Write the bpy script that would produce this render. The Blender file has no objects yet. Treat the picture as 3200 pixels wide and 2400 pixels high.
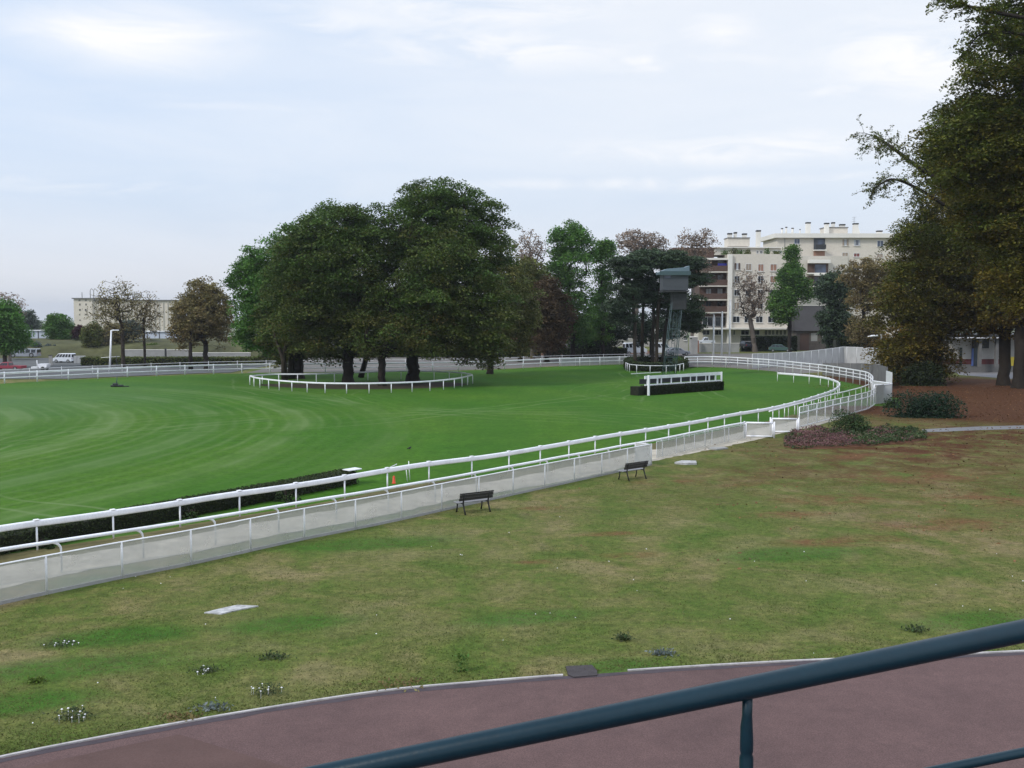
import bpy, bmesh, math, random
import numpy as np
from mathutils import Vector, Matrix
R = math.radians
random.seed(7)
# ------------------------------------------------------------------ scene, camera
scene = bpy.context.scene
COL = scene.collection
F = 3100.0; VH = 975.0; CH = 8.0
PITCH = math.atan((1200 - VH) / F)
cp, sp = math.cos(PITCH), math.sin(PITCH)

def ray(u, v):
    a = (u - 1600) / F; b = (1200 - v) / F
    return Vector((a, cp + b * sp, -sp + b * cp))
def G(u, v, z=0.0):            # the point at height z seen at (u, v) of the 3200 x 2400 photo
    d = ray(u, v); t = (z - CH) / d.z
    return Vector((d.x * t, d.y * t, z))
def W(u, v, D):                # the point at world distance Y = D
    d = ray(u, v); t = D / d.y
    return Vector((d.x * t, D, CH + d.z * t))
def GT(u, v, h):               # foot of a post of height h whose top is seen at (u, v)
    p = G(u, v, h); return Vector((p.x, p.y, 0))
def X(u, D): return W(u, VH, D).x
def Z(v, D): return W(1600, v, D).z

cam = bpy.data.cameras.new('camera'); cam.lens = 36.0 * F / 3200; cam.sensor_width = 36
cam.clip_start = 0.1; cam.clip_end = 9000
co = bpy.data.objects.new('camera', cam); COL.objects.link(co)
co.location = (0, 0, CH); co.rotation_euler = (math.pi / 2 - PITCH, 0, 0)
scene.camera = co

def sstep(a, b, x):
    t = np.clip((x - a) / (b - a), 0, 1); return t * t * (3 - 2 * t)
def terr(x, y):                # terrain height: level course, car park a little lower, valley beyond
    z = -1.5 * sstep(132, 165, y) * sstep(-32, -48, x)
    z = z - 32 * sstep(270, 1000, y)
    return z
def terr1(x, y): return float(terr(np.array(float(x)), np.array(float(y))))

# ------------------------------------------------------------------ materials
def mat(name):
    m = bpy.data.materials.new(name); m.use_nodes = True
    nt = m.node_tree; b = nt.nodes['Principled BSDF']
    return m, nt, b
def N(nt, t, **kw):
    n = nt.nodes.new(t)
    for k, v in kw.items():
        if k in n.inputs.keys() if hasattr(n.inputs, 'keys') else False: n.inputs[k].default_value = v
        else: setattr(n, k, v)
    return n
def L(nt, a, b): nt.links.new(a, b)
def noise(nt, scale, detail=4, rough=.6, vec=None, dist=0):
    n = nt.nodes.new('ShaderNodeTexNoise'); n.inputs['Scale'].default_value = scale
    n.inputs['Detail'].default_value = detail; n.inputs['Roughness'].default_value = rough
    n.inputs['Distortion'].default_value = dist
    if vec is None:
        vec = nt.nodes.new('ShaderNodeTexCoord').outputs['Object']
    L(nt, vec, n.inputs['Vector']); return n.outputs['Fac']
def ramp(nt, fac, stops, interp='LINEAR'):
    r = nt.nodes.new('ShaderNodeValToRGB'); e = r.color_ramp; e.interpolation = interp
    while len(e.elements) < len(stops): e.elements.new(0.5)
    for el, (p, c) in zip(e.elements, stops):
        el.position = p; el.color = (*c, 1) if len(c) == 3 else c
    L(nt, fac, r.inputs['Fac']); return r.outputs['Color']
def mixc(nt, fac, a, b, mode='MIX'):
    m = nt.nodes.new('ShaderNodeMix'); m.data_type = 'RGBA'; m.blend_type = mode
    for sck, v in ((0, fac), (6, a), (7, b)):
        if isinstance(v, (int, float)): m.inputs[sck].default_value = v
        elif isinstance(v, tuple): m.inputs[sck].default_value = (*v, 1)
        else: L(nt, v, m.inputs[sck])
    return m.outputs[2]
def math_(nt, op, a, b=None, c=None, clamp=False):
    m = nt.nodes.new('ShaderNodeMath'); m.operation = op; m.use_clamp = clamp
    for i, v in enumerate((a, b, c)):
        if v is None: continue
        if isinstance(v, (int, float)): m.inputs[i].default_value = v
        else: L(nt, v, m.inputs[i])
    return m.outputs[0]
def bump(nt, b, h, strength=.3, dist=.02):
    n = nt.nodes.new('ShaderNodeBump'); n.inputs['Strength'].default_value = strength
    n.inputs['Distance'].default_value = dist
    L(nt, h, n.inputs['Height']); L(nt, n.outputs[0], b.inputs['Normal'])
def stained(name, c, rough=.6, var=.25, scale=1.2, metal=0, spec=.4, fine=18, bstr=.0):
    m, nt, b = mat(name)
    f = noise(nt, scale, 5, .65); g = noise(nt, fine, 3, .6)
    lo = tuple(x * (1 - var) for x in c); hi = tuple(min(1, x * (1 + var * .5)) for x in c)
    c1 = ramp(nt, f, [(.3, lo), (.65, hi)])
    c2 = mixc(nt, .35, c1, ramp(nt, g, [(.35, tuple(x * .8 for x in c)), (.65, hi)]))
    L(nt, c2, b.inputs['Base Color'])
    b.inputs['Roughness'].default_value = rough; b.inputs['Metallic'].default_value = metal
    b.inputs['Specular IOR Level'].default_value = spec
    if bstr: bump(nt, b, g, bstr)
    return m
def glass(name, c=(.02, .025, .03)):
    m, nt, b = mat(name)
    f = noise(nt, .35, 2)
    L(nt, ramp(nt, f, [(.35, tuple(x * .6 for x in c)), (.7, tuple(min(1, x * 1.8) for x in c))]), b.inputs['Base Color'])
    b.inputs['Roughness'].default_value = .08; b.inputs['Specular IOR Level'].default_value = .6
    return m
def leafmat(name, c, c2, transl=.30):
    # attribute 'tint': 0 = first colour, 1 = second colour; 'shade' = leaf to leaf variation
    m, nt, b = mat(name)
    at = nt.nodes.new('ShaderNodeAttribute'); at.attribute_name = 'tint'
    sh = nt.nodes.new('ShaderNodeAttribute'); sh.attribute_name = 'shade'
    col = mixc(nt, at.outputs['Fac'], c, c2)
    big = noise(nt, .33, 2, .5)
    k = math_(nt, 'MULTIPLY', math_(nt, 'MULTIPLY_ADD', sh.outputs['Fac'], 1.0, .45), math_(nt, 'MULTIPLY_ADD', big, 1.1, .45))
    vm = nt.nodes.new('ShaderNodeVectorMath'); vm.operation = 'SCALE'
    L(nt, col, vm.inputs[0]); L(nt, k, vm.inputs['Scale'])
    L(nt, vm.outputs[0], b.inputs['Base Color'])
    b.inputs['Roughness'].default_value = .6; b.inputs['Specular IOR Level'].default_value = .12
    tr = nt.nodes.new('ShaderNodeBsdfTranslucent'); L(nt, vm.outputs[0], tr.inputs['Color'])
    mx = nt.nodes.new('ShaderNodeMixShader'); mx.inputs[0].default_value = transl
    L(nt, b.outputs[0], mx.inputs[1]); L(nt, tr.outputs[0], mx.inputs[2])
    L(nt, mx.outputs[0], nt.nodes['Material Output'].inputs['Surface'])
    return m
def netmat(name, c, alpha, stripe=0):
    m, nt, b = mat(name)
    f = noise(nt, 1.3, 3)
    L(nt, ramp(nt, f, [(.3, tuple(x * .85 for x in c)), (.7, c)]), b.inputs['Base Color'])
    b.inputs['Roughness'].default_value = .8
    tr = nt.nodes.new('ShaderNodeBsdfTransparent')
    mx = nt.nodes.new('ShaderNodeMixShader'); mx.inputs[0].default_value = alpha
    L(nt, tr.outputs[0], mx.inputs[1]); L(nt, b.outputs[0], mx.inputs[2])
    L(nt, mx.outputs[0], nt.nodes['Material Output'].inputs['Surface'])
    return m

M = {}
M['white'] = stained('white_plastic', (.80, .81, .85), .38, .20, 1.1)
M['white_dull'] = stained('weathered_white_paint', (.66, .67, .68), .6, .2, .6)
M['rail_blue'] = stained('blue_green_rail_paint', (.003, .021, .034), .34, .22, 2.2, 0, .32, 60, .04)
M['bench_wood'] = stained('dark_bench_slats', (.022, .020, .018), .55, .4, 5)
M['bench_seat'] = stained('worn_grey_bench_seat', (.20, .20, .21), .6, .3, 5)
M['iron'] = stained('black_cast_iron', (.012, .012, .013), .5, .3, 5)
M['concrete'] = stained('grey_concrete', (.30, .30, .29), .9, .25, .5, 0, .2, 9, .2)
M['concrete_dark'] = stained('dark_concrete', (.15, .15, .15), .9, .3, .5, 0, .2, 7, .2)
M['concrete_pale'] = stained('pale_concrete', (.40, .39, .37), .9, .2, .5, 0, .2, 9, .2)
M['cream'] = stained('cream_render', (.60, .555, .485), .85, .10, .12, 0, .2, 2.5)
M['cream_dark'] = stained('second_cream_render', (.53, .50, .44), .85, .12, .12, 0, .2, 2.5)
M['roofslab'] = stained('pale_roof_slab', (.70, .68, .63), .85, .12, .2)
M['brown_panel'] = stained('brown_balcony_panel', (.085, .05, .038), .7, .3, .6)
M['shutter'] = stained('salmon_shutter', (.30, .17, .12), .7, .2, 1)
M['shutter_tan'] = stained('tan_shutter', (.30, .245, .19), .7, .2, 1)
M['shutter_red'] = stained('dark_red_shutter', (.19, .07, .06), .7, .2, 1)
M['blue_awning'] = stained('blue_awning_cloth', (.055, .055, .45), .7, .2, 1)
M['dark_metal'] = stained('dark_metal', (.03, .032, .035), .5, .3, 1)
M['chimney_cap'] = stained('sooty_cap', (.03, .03, .03), .8, .3, 2)
M['glass'] = glass('window_glass')
M['glass_blue'] = glass('bluish_window_glass', (.05, .065, .10))
M['curtain'] = stained('net_curtain', (.40, .42, .45), .8, .3, 2)
M['slate'] = stained('dark_slate_roof', (.050, .048, .05), .75, .3, .7, 0, .3, 5, .3)
M['stone_dark'] = stained('dark_stone_wall', (.11, .095, .085), .9, .4, 1.2, 0, .2, 5, .3)
M['tower_steel'] = stained('blue_grey_steel', (.055, .095, .105), .5, .2, .7)
M['tower_cabin'] = stained('slate_grey_cabin', (.060, .068, .080), .6, .15, .5)
M['tower_roof'] = stained('pale_blue_roof', (.13, .19, .23), .45, .25, .5)
M['net'] = netmat('grey_windbreak_net', (.55, .56, .54), .40)
M['net_pale'] = netmat('pale_windbreak_net', (.56, .57, .57), .62)
M['net_thin'] = netmat('thin_windbreak_net', (.48, .50, .48), .34)
M['bark'] = stained('grey_brown_bark', (.045, .036, .028), .95, .4, 1.4, 0, .15, 8, .5)
M['bark_dark'] = stained('dark_bark', (.028, .023, .019), .95, .4, 1.4, 0, .15, 8, .5)
M['bark_grey'] = stained('grey_twig_bark', (.13, .11, .095), .95, .3, 1.4, 0, .15, 8, .3)
M['hedge_core'] = stained('dark_hedge_stems', (.018, .022, .012), .95, .4, 2)
M['brush'] = stained('dark_brush_twigs', (.022, .024, .016), .95, .5, 3, 0, .1, 25, .6)
M['orange'] = stained('orange_plastic', (.60, .065, .02), .5, .15, 3)
M['feather'] = stained('black_feathers', (.012, .012, .014), .5, .3, 9)
M['tyre'] = stained('tyre_rubber', (.018, .018, .018), .85, .3, 4)
M['rim'] = stained('wheel_rim', (.35, .36, .37), .35, .2, 4, .6)
M['paint_white'] = stained('white_car_paint', (.66, .70, .76), .25, .08, 1, 0, .6)
M['paint_red'] = stained('red_car_paint', (.26, .03, .05), .3, .1, 1, 0, .6)
M['paint_teal'] = stained('dark_teal_car_paint', (.055, .11, .10), .25, .1, 1, 0, .6)
M['paint_black'] = stained('dark_blue_car_paint', (.02, .022, .035), .25, .1, 1, 0, .6)
M['paint_grey'] = stained('silver_car_paint', (.35, .37, .41), .25, .1, 1, .3, .6)
M['lamp_lens'] = stained('headlight_lens', (.7, .7, .68), .15, .1, 4, 0, .7)
M['tail_lens'] = stained('tail_lamp_lens', (.35, .02, .02), .2, .1, 4, 0, .7)
M['petal'] = stained('white_petals', (.80, .80, .84), .7, .1, 20)
M['petal_pink'] = stained('pink_mauve_petals', (.30, .12, .16), .8, .4, 6)
M['blue_door'] = stained('blue_door_paint', (.10, .16, .42), .5, .2, 1)
M['maroon'] = stained('maroon_base_paint', (.09, .02, .02), .7, .2, 1)
M['yellow'] = stained('yellow_paint', (.60, .48, .05), .6, .2, 1)
M['brick'] = stained('reddish_brick', (.24, .12, .085), .9, .3, 1.5)

G_DARK = leafmat('chestnut_leaves', (.072, .128, .030), (.130, .098, .030))
G_GREEN = leafmat('fresh_green_leaves', (.085, .195, .040), (.11, .15, .036))
G_MID = leafmat('mid_green_leaves', (.105, .145, .038), (.15, .12, .042))
G_BROWN = leafmat('browning_leaves', (.185, .170, .068), (.19, .13, .06))
G_RUST = leafmat('rusty_leaves', (.085, .062, .034), (.11, .065, .036))
G_SPARSE = leafmat('sparse_dry_leaves', (.20, .185, .075), (.21, .155, .085))
G_DRYGREY = leafmat('dry_grey_brown_leaves', (.29, .23, .18), (.24, .17, .12))
G_PINE = leafmat('pine_needles', (.048, .078, .042), (.065, .08, .04), .15)
G_FAR = leafmat('hazy_green_leaves', (.095, .125, .095), (.12, .12, .095))
G_HEDGE = leafmat('hedge_leaves', (.034, .052, .022), (.06, .07, .025))
G_LIME = leafmat('lime_green_leaves', (.085, .15, .018), (.10, .14, .03))
G_PURPLE = leafmat('purple_leaves', (.050, .014, .022), (.06, .03, .03))
G_YEL = leafmat('yellow_green_chestnut_leaves', (.082, .112, .021), (.165, .096, .020))
G_BLUEG = leafmat('blue_green_shrub_leaves', (.020, .045, .026), (.035, .06, .03))
G_WEED = leafmat('weed_leaves', (.045, .085, .03), (.09, .10, .05))
G_SILV = leafmat('grey_green_weed_leaves', (.12, .16, .15), (.17, .19, .19))
G_FLOW = leafmat('mauve_flower_heads', (.17, .080, .090), (.15, .105, .080), .2)
G_BLADE = leafmat('lawn_grass_blades', (.085, .125, .028), (.16, .14, .06), .45)

# ------------------------------------------------------------------ mesh helpers
class MB:
    def __init__(s): s.v = []; s.f = []; s.sm = []
    def add(s, vs, fs, smooth=False):
        o = len(s.v); s.v += [tuple(v) for v in vs]
        for f in fs: s.f.append(tuple(i + o for i in f)); s.sm.append(smooth)
        return s
    def box(s, c, d, rz=0, bev=0):
        x, y, z = d[0] / 2, d[1] / 2, d[2] / 2
        c = Vector(c); rot = Matrix.Rotation(rz, 3, 'Z')
        if bev <= 0:
            P = [(-x, -y, -z), (x, -y, -z), (x, y, -z), (-x, y, -z), (-x, -y, z), (x, -y, z), (x, y, z), (-x, y, z)]
            fs = [(0, 3, 2, 1), (4, 5, 6, 7), (0, 1, 5, 4), (1, 2, 6, 5), (2, 3, 7, 6), (3, 0, 4, 7)]
        else:
            b = min(bev, x * .9, y * .9, z * .9); P = []
            for zz, k in ((-z, b), (-z + b, 0), (z - b, 0), (z, b)):
                for (sx, sy) in ((-1, -1), (1, -1), (1, 1), (-1, 1)):
                    P.append((sx * (x - k), sy * (y - k), zz))
            fs = [(3, 2, 1, 0), (12, 13, 14, 15)]
            for l in range(3):
                for i in range(4):
                    j = (i + 1) % 4; fs.append((l * 4 + i, l * 4 + j, l * 4 + 4 + j, l * 4 + 4 + i))
        return s.add([c + rot @ Vector(p) for p in P], fs)
    def tube(s, pts, r, n=8, caps=True, smooth=True):
        pts = [Vector(p) for p in pts]
        rs = r if isinstance(r, (list, tuple)) else [r] * len(pts)
        V = []; prev = None
        for i, p in enumerate(pts):
            t = (pts[min(i + 1, len(pts) - 1)] - pts[max(i - 1, 0)])
            if t.length < 1e-9: t = Vector((0, 0, 1))
            t.normalize()
            if prev is None:
                ref = Vector((0, 0, 1)) if abs(t.z) < .9 else Vector((1, 0, 0))
                a = t.cross(ref).normalized()
            else:
                a = prev - t * prev.dot(t)
                a = a.normalized() if a.length > 1e-6 else t.orthogonal().normalized()
            prev = a; b = t.cross(a)
            for k in range(n):
                an = 2 * math.pi * k / n
                V.append(p + (a * math.cos(an) + b * math.sin(an)) * rs[i])
        fs = []
        for i in range(len(pts) - 1):
            for k in range(n):
                k2 = (k + 1) % n
                fs.append((i * n + k, i * n + k2, (i + 1) * n + k2, (i + 1) * n + k))
        s.add(V, fs, smooth)
        if caps:
            o = len(s.v) - len(V)
            s.f.append(tuple(o + k for k in reversed(range(n)))); s.sm.append(False)
            s.f.append(tuple(o + (len(pts) - 1) * n + k for k in range(n))); s.sm.append(False)
        return s
    def sweep(s, pts, prof, smooth=True):     # profile (across, up), frame kept upright
        pts = [Vector(p) for p in pts]; n = len(prof); V = []
        for i, p in enumerate(pts):
            t = pts[min(i + 1, len(pts) - 1)] - pts[max(i - 1, 0)]
            sd = Vector((t.y, -t.x, 0)); sd = sd.normalized() if sd.length > 1e-6 else Vector((1, 0, 0))
            for (a, b) in prof: V.append(p + sd * a + Vector((0, 0, b)))
        fs = []
        for i in range(len(pts) - 1):
            for k in range(n):
                k2 = (k + 1) % n
                fs.append((i * n + k, i * n + k2, (i + 1) * n + k2, (i + 1) * n + k))
        o = len(s.v); s.add(V, fs, smooth)
        s.f.append(tuple(o + k for k in reversed(range(n)))); s.sm.append(False)
        s.f.append(tuple(o + (len(pts) - 1) * n + k for k in range(n))); s.sm.append(False)
        return s
    def prism(s, poly, axis_from, axis_to, frame):   # extrude polygon (a,b) along c; frame(a,b,c)->Vector
        n = len(poly)
        V = [frame(a, b, axis_from) for a, b in poly] + [frame(a, b, axis_to) for a, b in poly]
        fs = [tuple(reversed(range(n))), tuple(range(n, 2 * n))]
        for i in range(n):
            j = (i + 1) % n; fs.append((i, j, n + j, n + i))
        return s.add(V, fs)
    def build(s, name, m, parent=None, world=True):
        me = bpy.data.meshes.new(name)
        vs = s.v
        if parent is not None and world:
            l = parent.get('_base', None)
            if l is not None: vs = [(v[0] - l[0], v[1] - l[1], v[2] - l[2]) for v in vs]
        me.from_pydata(vs, [], s.f); me.update()
        me.polygons.foreach_set('use_smooth', s.sm)
        bm = bmesh.new(); bm.from_mesh(me); bmesh.ops.recalc_face_normals(bm, faces=bm.faces); bm.to_mesh(me); bm.free()
        me.materials.append(m)
        o = bpy.data.objects.new(name, me); COL.objects.link(o)
        if parent is not None: o.parent = parent
        return o
def tag(o, label=None, cat=None, group=None, kind=None):
    if label: o['label'] = label
    if cat: o['category'] = cat
    if group: o['group'] = group
    if kind: o['kind'] = kind
    return o
def empty(name, loc, label, cat, group=None, rz=0):
    o = bpy.data.objects.new(name, None); COL.objects.link(o)
    o.empty_display_size = .2
    o.location = loc; o.rotation_euler.z = rz
    o['_base'] = [float(c) for c in loc]
    return tag(o, label, cat, group)
def fast_mesh(name, verts, quads_n, m, parent=None, attrs=None, nv=4):
    me = bpy.data.meshes.new(name)
    v = np.ascontiguousarray(verts, dtype=np.float32).reshape(-1, 3)
    if parent is not None and parent.get('_base') is not None:
        v = v - np.array(list(parent['_base']), dtype=np.float32)
    me.vertices.add(len(v)); me.vertices.foreach_set('co', v.ravel())
    me.loops.add(quads_n * nv); me.polygons.add(quads_n)
    me.loops.foreach_set('vertex_index', np.arange(quads_n * nv, dtype=np.int32))
    me.polygons.foreach_set('loop_start', np.arange(0, quads_n * nv, nv, dtype=np.int32))
    me.update(calc_edges=True)
    for k, arr in (attrs or {}).items():
        a = me.attributes.new(k, 'FLOAT', 'FACE'); a.data.foreach_set('value', np.asarray(arr, dtype=np.float32))
    me.materials.append(m)
    o = bpy.data.objects.new(name, me); COL.objects.link(o)
    if parent is not None: o.parent = parent
    return o
def smooth_path(pts, step=.8):         # Catmull-Rom through the points, resampled evenly
    P = [Vector(p) for p in pts]
    P = [P[0] * 2 - P[1]] + P + [P[-1] * 2 - P[-2]]
    out = []
    for i in range(1, len(P) - 2):
        a, b, c, d = P[i - 1], P[i], P[i + 1], P[i + 2]
        for k in range(12):
            t = k / 12
            out.append(.5 * ((2 * b) + (c - a) * t + (2 * a - 5 * b + 4 * c - d) * t * t + (3 * b - a - 3 * c + d) * t ** 3))
    out.append(P[-2])
    return resample(out, step)
def resample(pts, step):
    pts = [Vector(p) for p in pts]
    ds = [0]
    for a, b in zip(pts, pts[1:]): ds.append(ds[-1] + (b - a).length)
    n = max(1, round(ds[-1] / step)); out = []; j = 0
    for k in range(n + 1):
        d = ds[-1] * k / n
        while j < len(ds) - 2 and ds[j + 1] < d: j += 1
        seg = ds[j + 1] - ds[j]
        out.append(pts[j].lerp(pts[j + 1], 0 if seg == 0 else (d - ds[j]) / seg))
    return out
def up(p, h): return Vector((p[0], p[1], p[2] + h))
def rrect(w, h, n=3, r=None):
    r = r or min(w, h) * .45; out = []
    for (cx, cy, a0) in ((w / 2 - r, h / 2 - r, 0), (-w / 2 + r, h / 2 - r, 90), (-w / 2 + r, -h / 2 + r, 180), (w / 2 - r, -h / 2 + r, 270)):
        for k in range(n + 1):
            a = R(a0 + 90 * k / n); out.append((cx + r * math.cos(a), cy + r * math.sin(a)))
    return out

# ------------------------------------------------------------------ world and sun
SUN_EL, SUN_AZ = 40, -122          # azimuth from +Y (view direction), negative = left
wd = bpy.data.worlds.new('World'); scene.world = wd; wd.use_nodes = True
nt = wd.node_tree; bg = nt.nodes['Background']
sky = nt.nodes.new('ShaderNodeTexSky'); sky.sky_type = 'NISHITA'; sky.sun_disc = False
sky.sun_elevation = R(SUN_EL); sky.sun_rotation = R(SUN_AZ)
sky.air_density = 1.0; sky.dust_density = 2.0; sky.ozone_density = 1.0; sky.altitude = 50
tc = nt.nodes.new('ShaderNodeTexCoord'); sx = nt.nodes.new('ShaderNodeSeparateXYZ')
L(nt, tc.outputs['Generated'], sx.inputs[0])
az = math_(nt, 'ARCTAN2', sx.outputs[0], sx.outputs[1]); el = math_(nt, 'ARCSINE', sx.outputs[2])
cv = nt.nodes.new('ShaderNodeCombineXYZ')
L(nt, math_(nt, 'MULTIPLY', az, 3.2), cv.inputs[0]); L(nt, math_(nt, 'MULTIPLY_ADD', az, .6, math_(nt, 'MULTIPLY', el, 16.0)), cv.inputs[1])
n1 = noise(nt, 1.1, 8, .6, cv.outputs[0], .6)
cv2 = nt.nodes.new('ShaderNodeCombineXYZ')
L(nt, math_(nt, 'MULTIPLY', az, 9), cv2.inputs[0]); L(nt, math_(nt, 'MULTIPLY', el, 34), cv2.inputs[1])
n2 = noise(nt, 1.0, 9, .62, cv2.outputs[0], .8)
mask = None
def pe(u, v):
    d = ray(u, v).normalized(); return math.atan2(d.x, d.y), math.asin(d.z)
for (u, v, su, sv, w) in [(1500, 20, 420, 60, .8), (1550, 150, 380, 55, .85), (2900, 170, 260, 90, 1.1),
                          (2350, 465, 420, 38, .95), (2150, 572, 620, 18, .7), (1300, 130, 160, 40, .7), (2150, 200, 250, 22, .6),
                          (2900, 270, 160, 40, .9), (1060, 60, 300, 45, .6), (2250, 90, 90, 40, .8), (2000, 190, 60, 16, .9), (2080, 215, 150, 16, .8), (2620, 280, 110, 16, .8), (150, 90, 200, 60, .7), (250, 580, 300, 22, .45), (3300, 420, 200, 60, .6), (700, 330, 500, 16, .3)]:
    a0, e0 = pe(u, v); sa, se = su / F, sv / F
    q = math_(nt, 'ADD', math_(nt, 'POWER', math_(nt, 'ABSOLUTE', math_(nt, 'DIVIDE', math_(nt, 'SUBTRACT', az, a0), sa)), 2.0),
              math_(nt, 'POWER', math_(nt, 'ABSOLUTE', math_(nt, 'DIVIDE', math_(nt, 'SUBTRACT', el, e0), se)), 2.0))
    g = math_(nt, 'MULTIPLY', math_(nt, 'EXPONENT', math_(nt, 'MULTIPLY', q, -.7)), w)
    mask = g if mask is None else math_(nt, 'MAXIMUM', mask, g)
nn = math_(nt, 'ADD', math_(nt, 'MULTIPLY', n2, .75), math_(nt, 'MULTIPLY', n1, .25))
cl = math_(nt, 'MULTIPLY', mask, math_(nt, 'MULTIPLY_ADD', nn, 5.2, -2.0, clamp=True), clamp=True)
thin = math_(nt, 'MULTIPLY', math_(nt, 'MULTIPLY_ADD', n1, 2.6, -.95, clamp=True), .28)
a0, e0 = pe(400, 110)
puff = math_(nt, 'EXPONENT', math_(nt, 'MULTIPLY', math_(nt, 'ADD', math_(nt, 'POWER', math_(nt, 'ABSOLUTE', math_(nt, 'DIVIDE', math_(nt, 'SUBTRACT', az, a0), 340 / F)), 2.0), math_(nt, 'POWER', math_(nt, 'ABSOLUTE', math_(nt, 'DIVIDE', math_(nt, 'SUBTRACT', el, e0), 95 / F)), 2.0)), -1.0))
puff = math_(nt, 'MULTIPLY', math_(nt, 'MULTIPLY', puff, math_(nt, 'MULTIPLY_ADD', n2, 1.6, .3)), .95, clamp=True)
cl2 = math_(nt, 'MAXIMUM', math_(nt, 'MAXIMUM', cl, puff), thin, clamp=True)
WS = .11
def k(c): return tuple(x / WS for x in c)
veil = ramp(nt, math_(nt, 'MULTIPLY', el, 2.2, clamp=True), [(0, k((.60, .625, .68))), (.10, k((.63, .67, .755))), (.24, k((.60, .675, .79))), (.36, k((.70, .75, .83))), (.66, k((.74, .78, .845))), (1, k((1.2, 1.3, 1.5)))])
veil = mixc(nt, math_(nt, 'MULTIPLY', math_(nt, 'MULTIPLY_ADD', az, -1.6, .2, clamp=True), math_(nt, 'MULTIPLY_ADD', el, 5.0, -.2, clamp=True)), veil, k((.49, .625, .83)))
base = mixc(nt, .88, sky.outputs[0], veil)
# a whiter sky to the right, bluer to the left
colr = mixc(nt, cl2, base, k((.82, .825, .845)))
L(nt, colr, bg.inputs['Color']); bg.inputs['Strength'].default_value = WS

sl = bpy.data.lights.new('sun', 'SUN'); sl.energy = 2.0; sl.angle = R(10); sl.color = (1, .95, .87)
so = bpy.data.objects.new('sun', sl); COL.objects.link(so)
sd = Vector((math.sin(R(SUN_AZ)) * math.cos(R(SUN_EL)), math.cos(R(SUN_AZ)) * math.cos(R(SUN_EL)), math.sin(R(SUN_EL))))
so.rotation_euler = sd.to_track_quat('Z', 'Y').to_euler(); so.location = (0, 0, 80)
vs = scene.view_settings; vs.view_transform = 'Standard'; vs.look = 'None'; vs.exposure = .3; vs.gamma = 1
scene.cycles.use_denoising = True
scene.cycles.transparent_max_bounces = 24
scene.cycles.max_bounces = 6

# ------------------------------------------------------------------ ground materials
def pos2d(nt):
    g = nt.nodes.new('ShaderNodeNewGeometry'); return g.outputs['Position']
def blob(nt, pos, c, sxy, rot=0):      # soft ellipse in world metres, 1 at the centre
    mp = nt.nodes.new('ShaderNodeMapping'); mp.vector_type = 'TEXTURE'
    mp.inputs['Location'].default_value = (c[0], c[1], 0); mp.inputs['Rotation'].default_value = (0, 0, rot)
    mp.inputs['Scale'].default_value = (sxy[0], sxy[1], 1e6)
    L(nt, pos, mp.inputs['Vector'])
    vm = nt.nodes.new('ShaderNodeVectorMath'); vm.operation = 'LENGTH'; L(nt, mp.outputs[0], vm.inputs[0])
    return math_(nt, 'SUBTRACT', 1.0, vm.outputs['Value'], clamp=True)

m, nt, b = mat('mown_lawn'); P_ = pos2d(nt)
big = noise(nt, .09, 5, .6, P_); midn = noise(nt, .38, 6, .66, P_, .4); fine = noise(nt, 4.2, 6, .75, P_); vf = noise(nt, 22, 3, .7, P_)
c = ramp(nt, midn, [(.30, (.074, .130, .024)), (.43, (.116, .146, .038)), (.52, (.168, .162, .062)), (.65, (.245, .200, .110))])
c = mixc(nt, ramp(nt, big, [(.36, (0, 0, 0)), (.62, (1, 1, 1))]), mixc(nt, .6, c, (.082, .138, .027)), c)
gp = None
for (u_, v_, a_, b_) in [(1925, 2085, 1.5, .7), (900, 1950, 2.2, .9), (230, 2085, 3.2, 1.0), (1650, 1930, 2.4, .8), (2480, 1730, 3.5, 1.2), (350, 1990, 2.5, .9), (1150, 1700, 4, 1.2), (3050, 1940, 2.5, 1.0), (60, 2200, 2, .8)]:
    p0_ = G(u_, v_); g_ = blob(nt, P_, (p0_.x, p0_.y), (a_, b_), .25); gp = g_ if gp is None else math_(nt, 'MAXIMUM', gp, g_)
gp = math_(nt, 'MULTIPLY', math_(nt, 'MULTIPLY', gp, 2.0, clamp=True), math_(nt, 'MULTIPLY_ADD', fine, 2.2, -.35, clamp=True))
c = mixc(nt, math_(nt, 'MULTIPLY', gp, .8), c, (.036, .125, .014))
c = mixc(nt, .75, c, ramp(nt, fine, [(.25, (.22, .25, .2)), (.5, (.9, .9, .86)), (.75, (1.5, 1.42, 1.35))]), 'MULTIPLY')
c = mixc(nt, .6, c, ramp(nt, vf, [(.28, (.2, .2, .2)), (.72, (1.65, 1.6, 1.55))]), 'MULTIPLY')
c = mixc(nt, .8, c, ramp(nt, noise(nt, 1.3, 6, .75, P_, .6), [(.28, (.62, .68, .6)), (.5, (.95, .96, .92)), (.75, (1.3, 1.22, 1.2))]), 'MULTIPLY')
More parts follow.
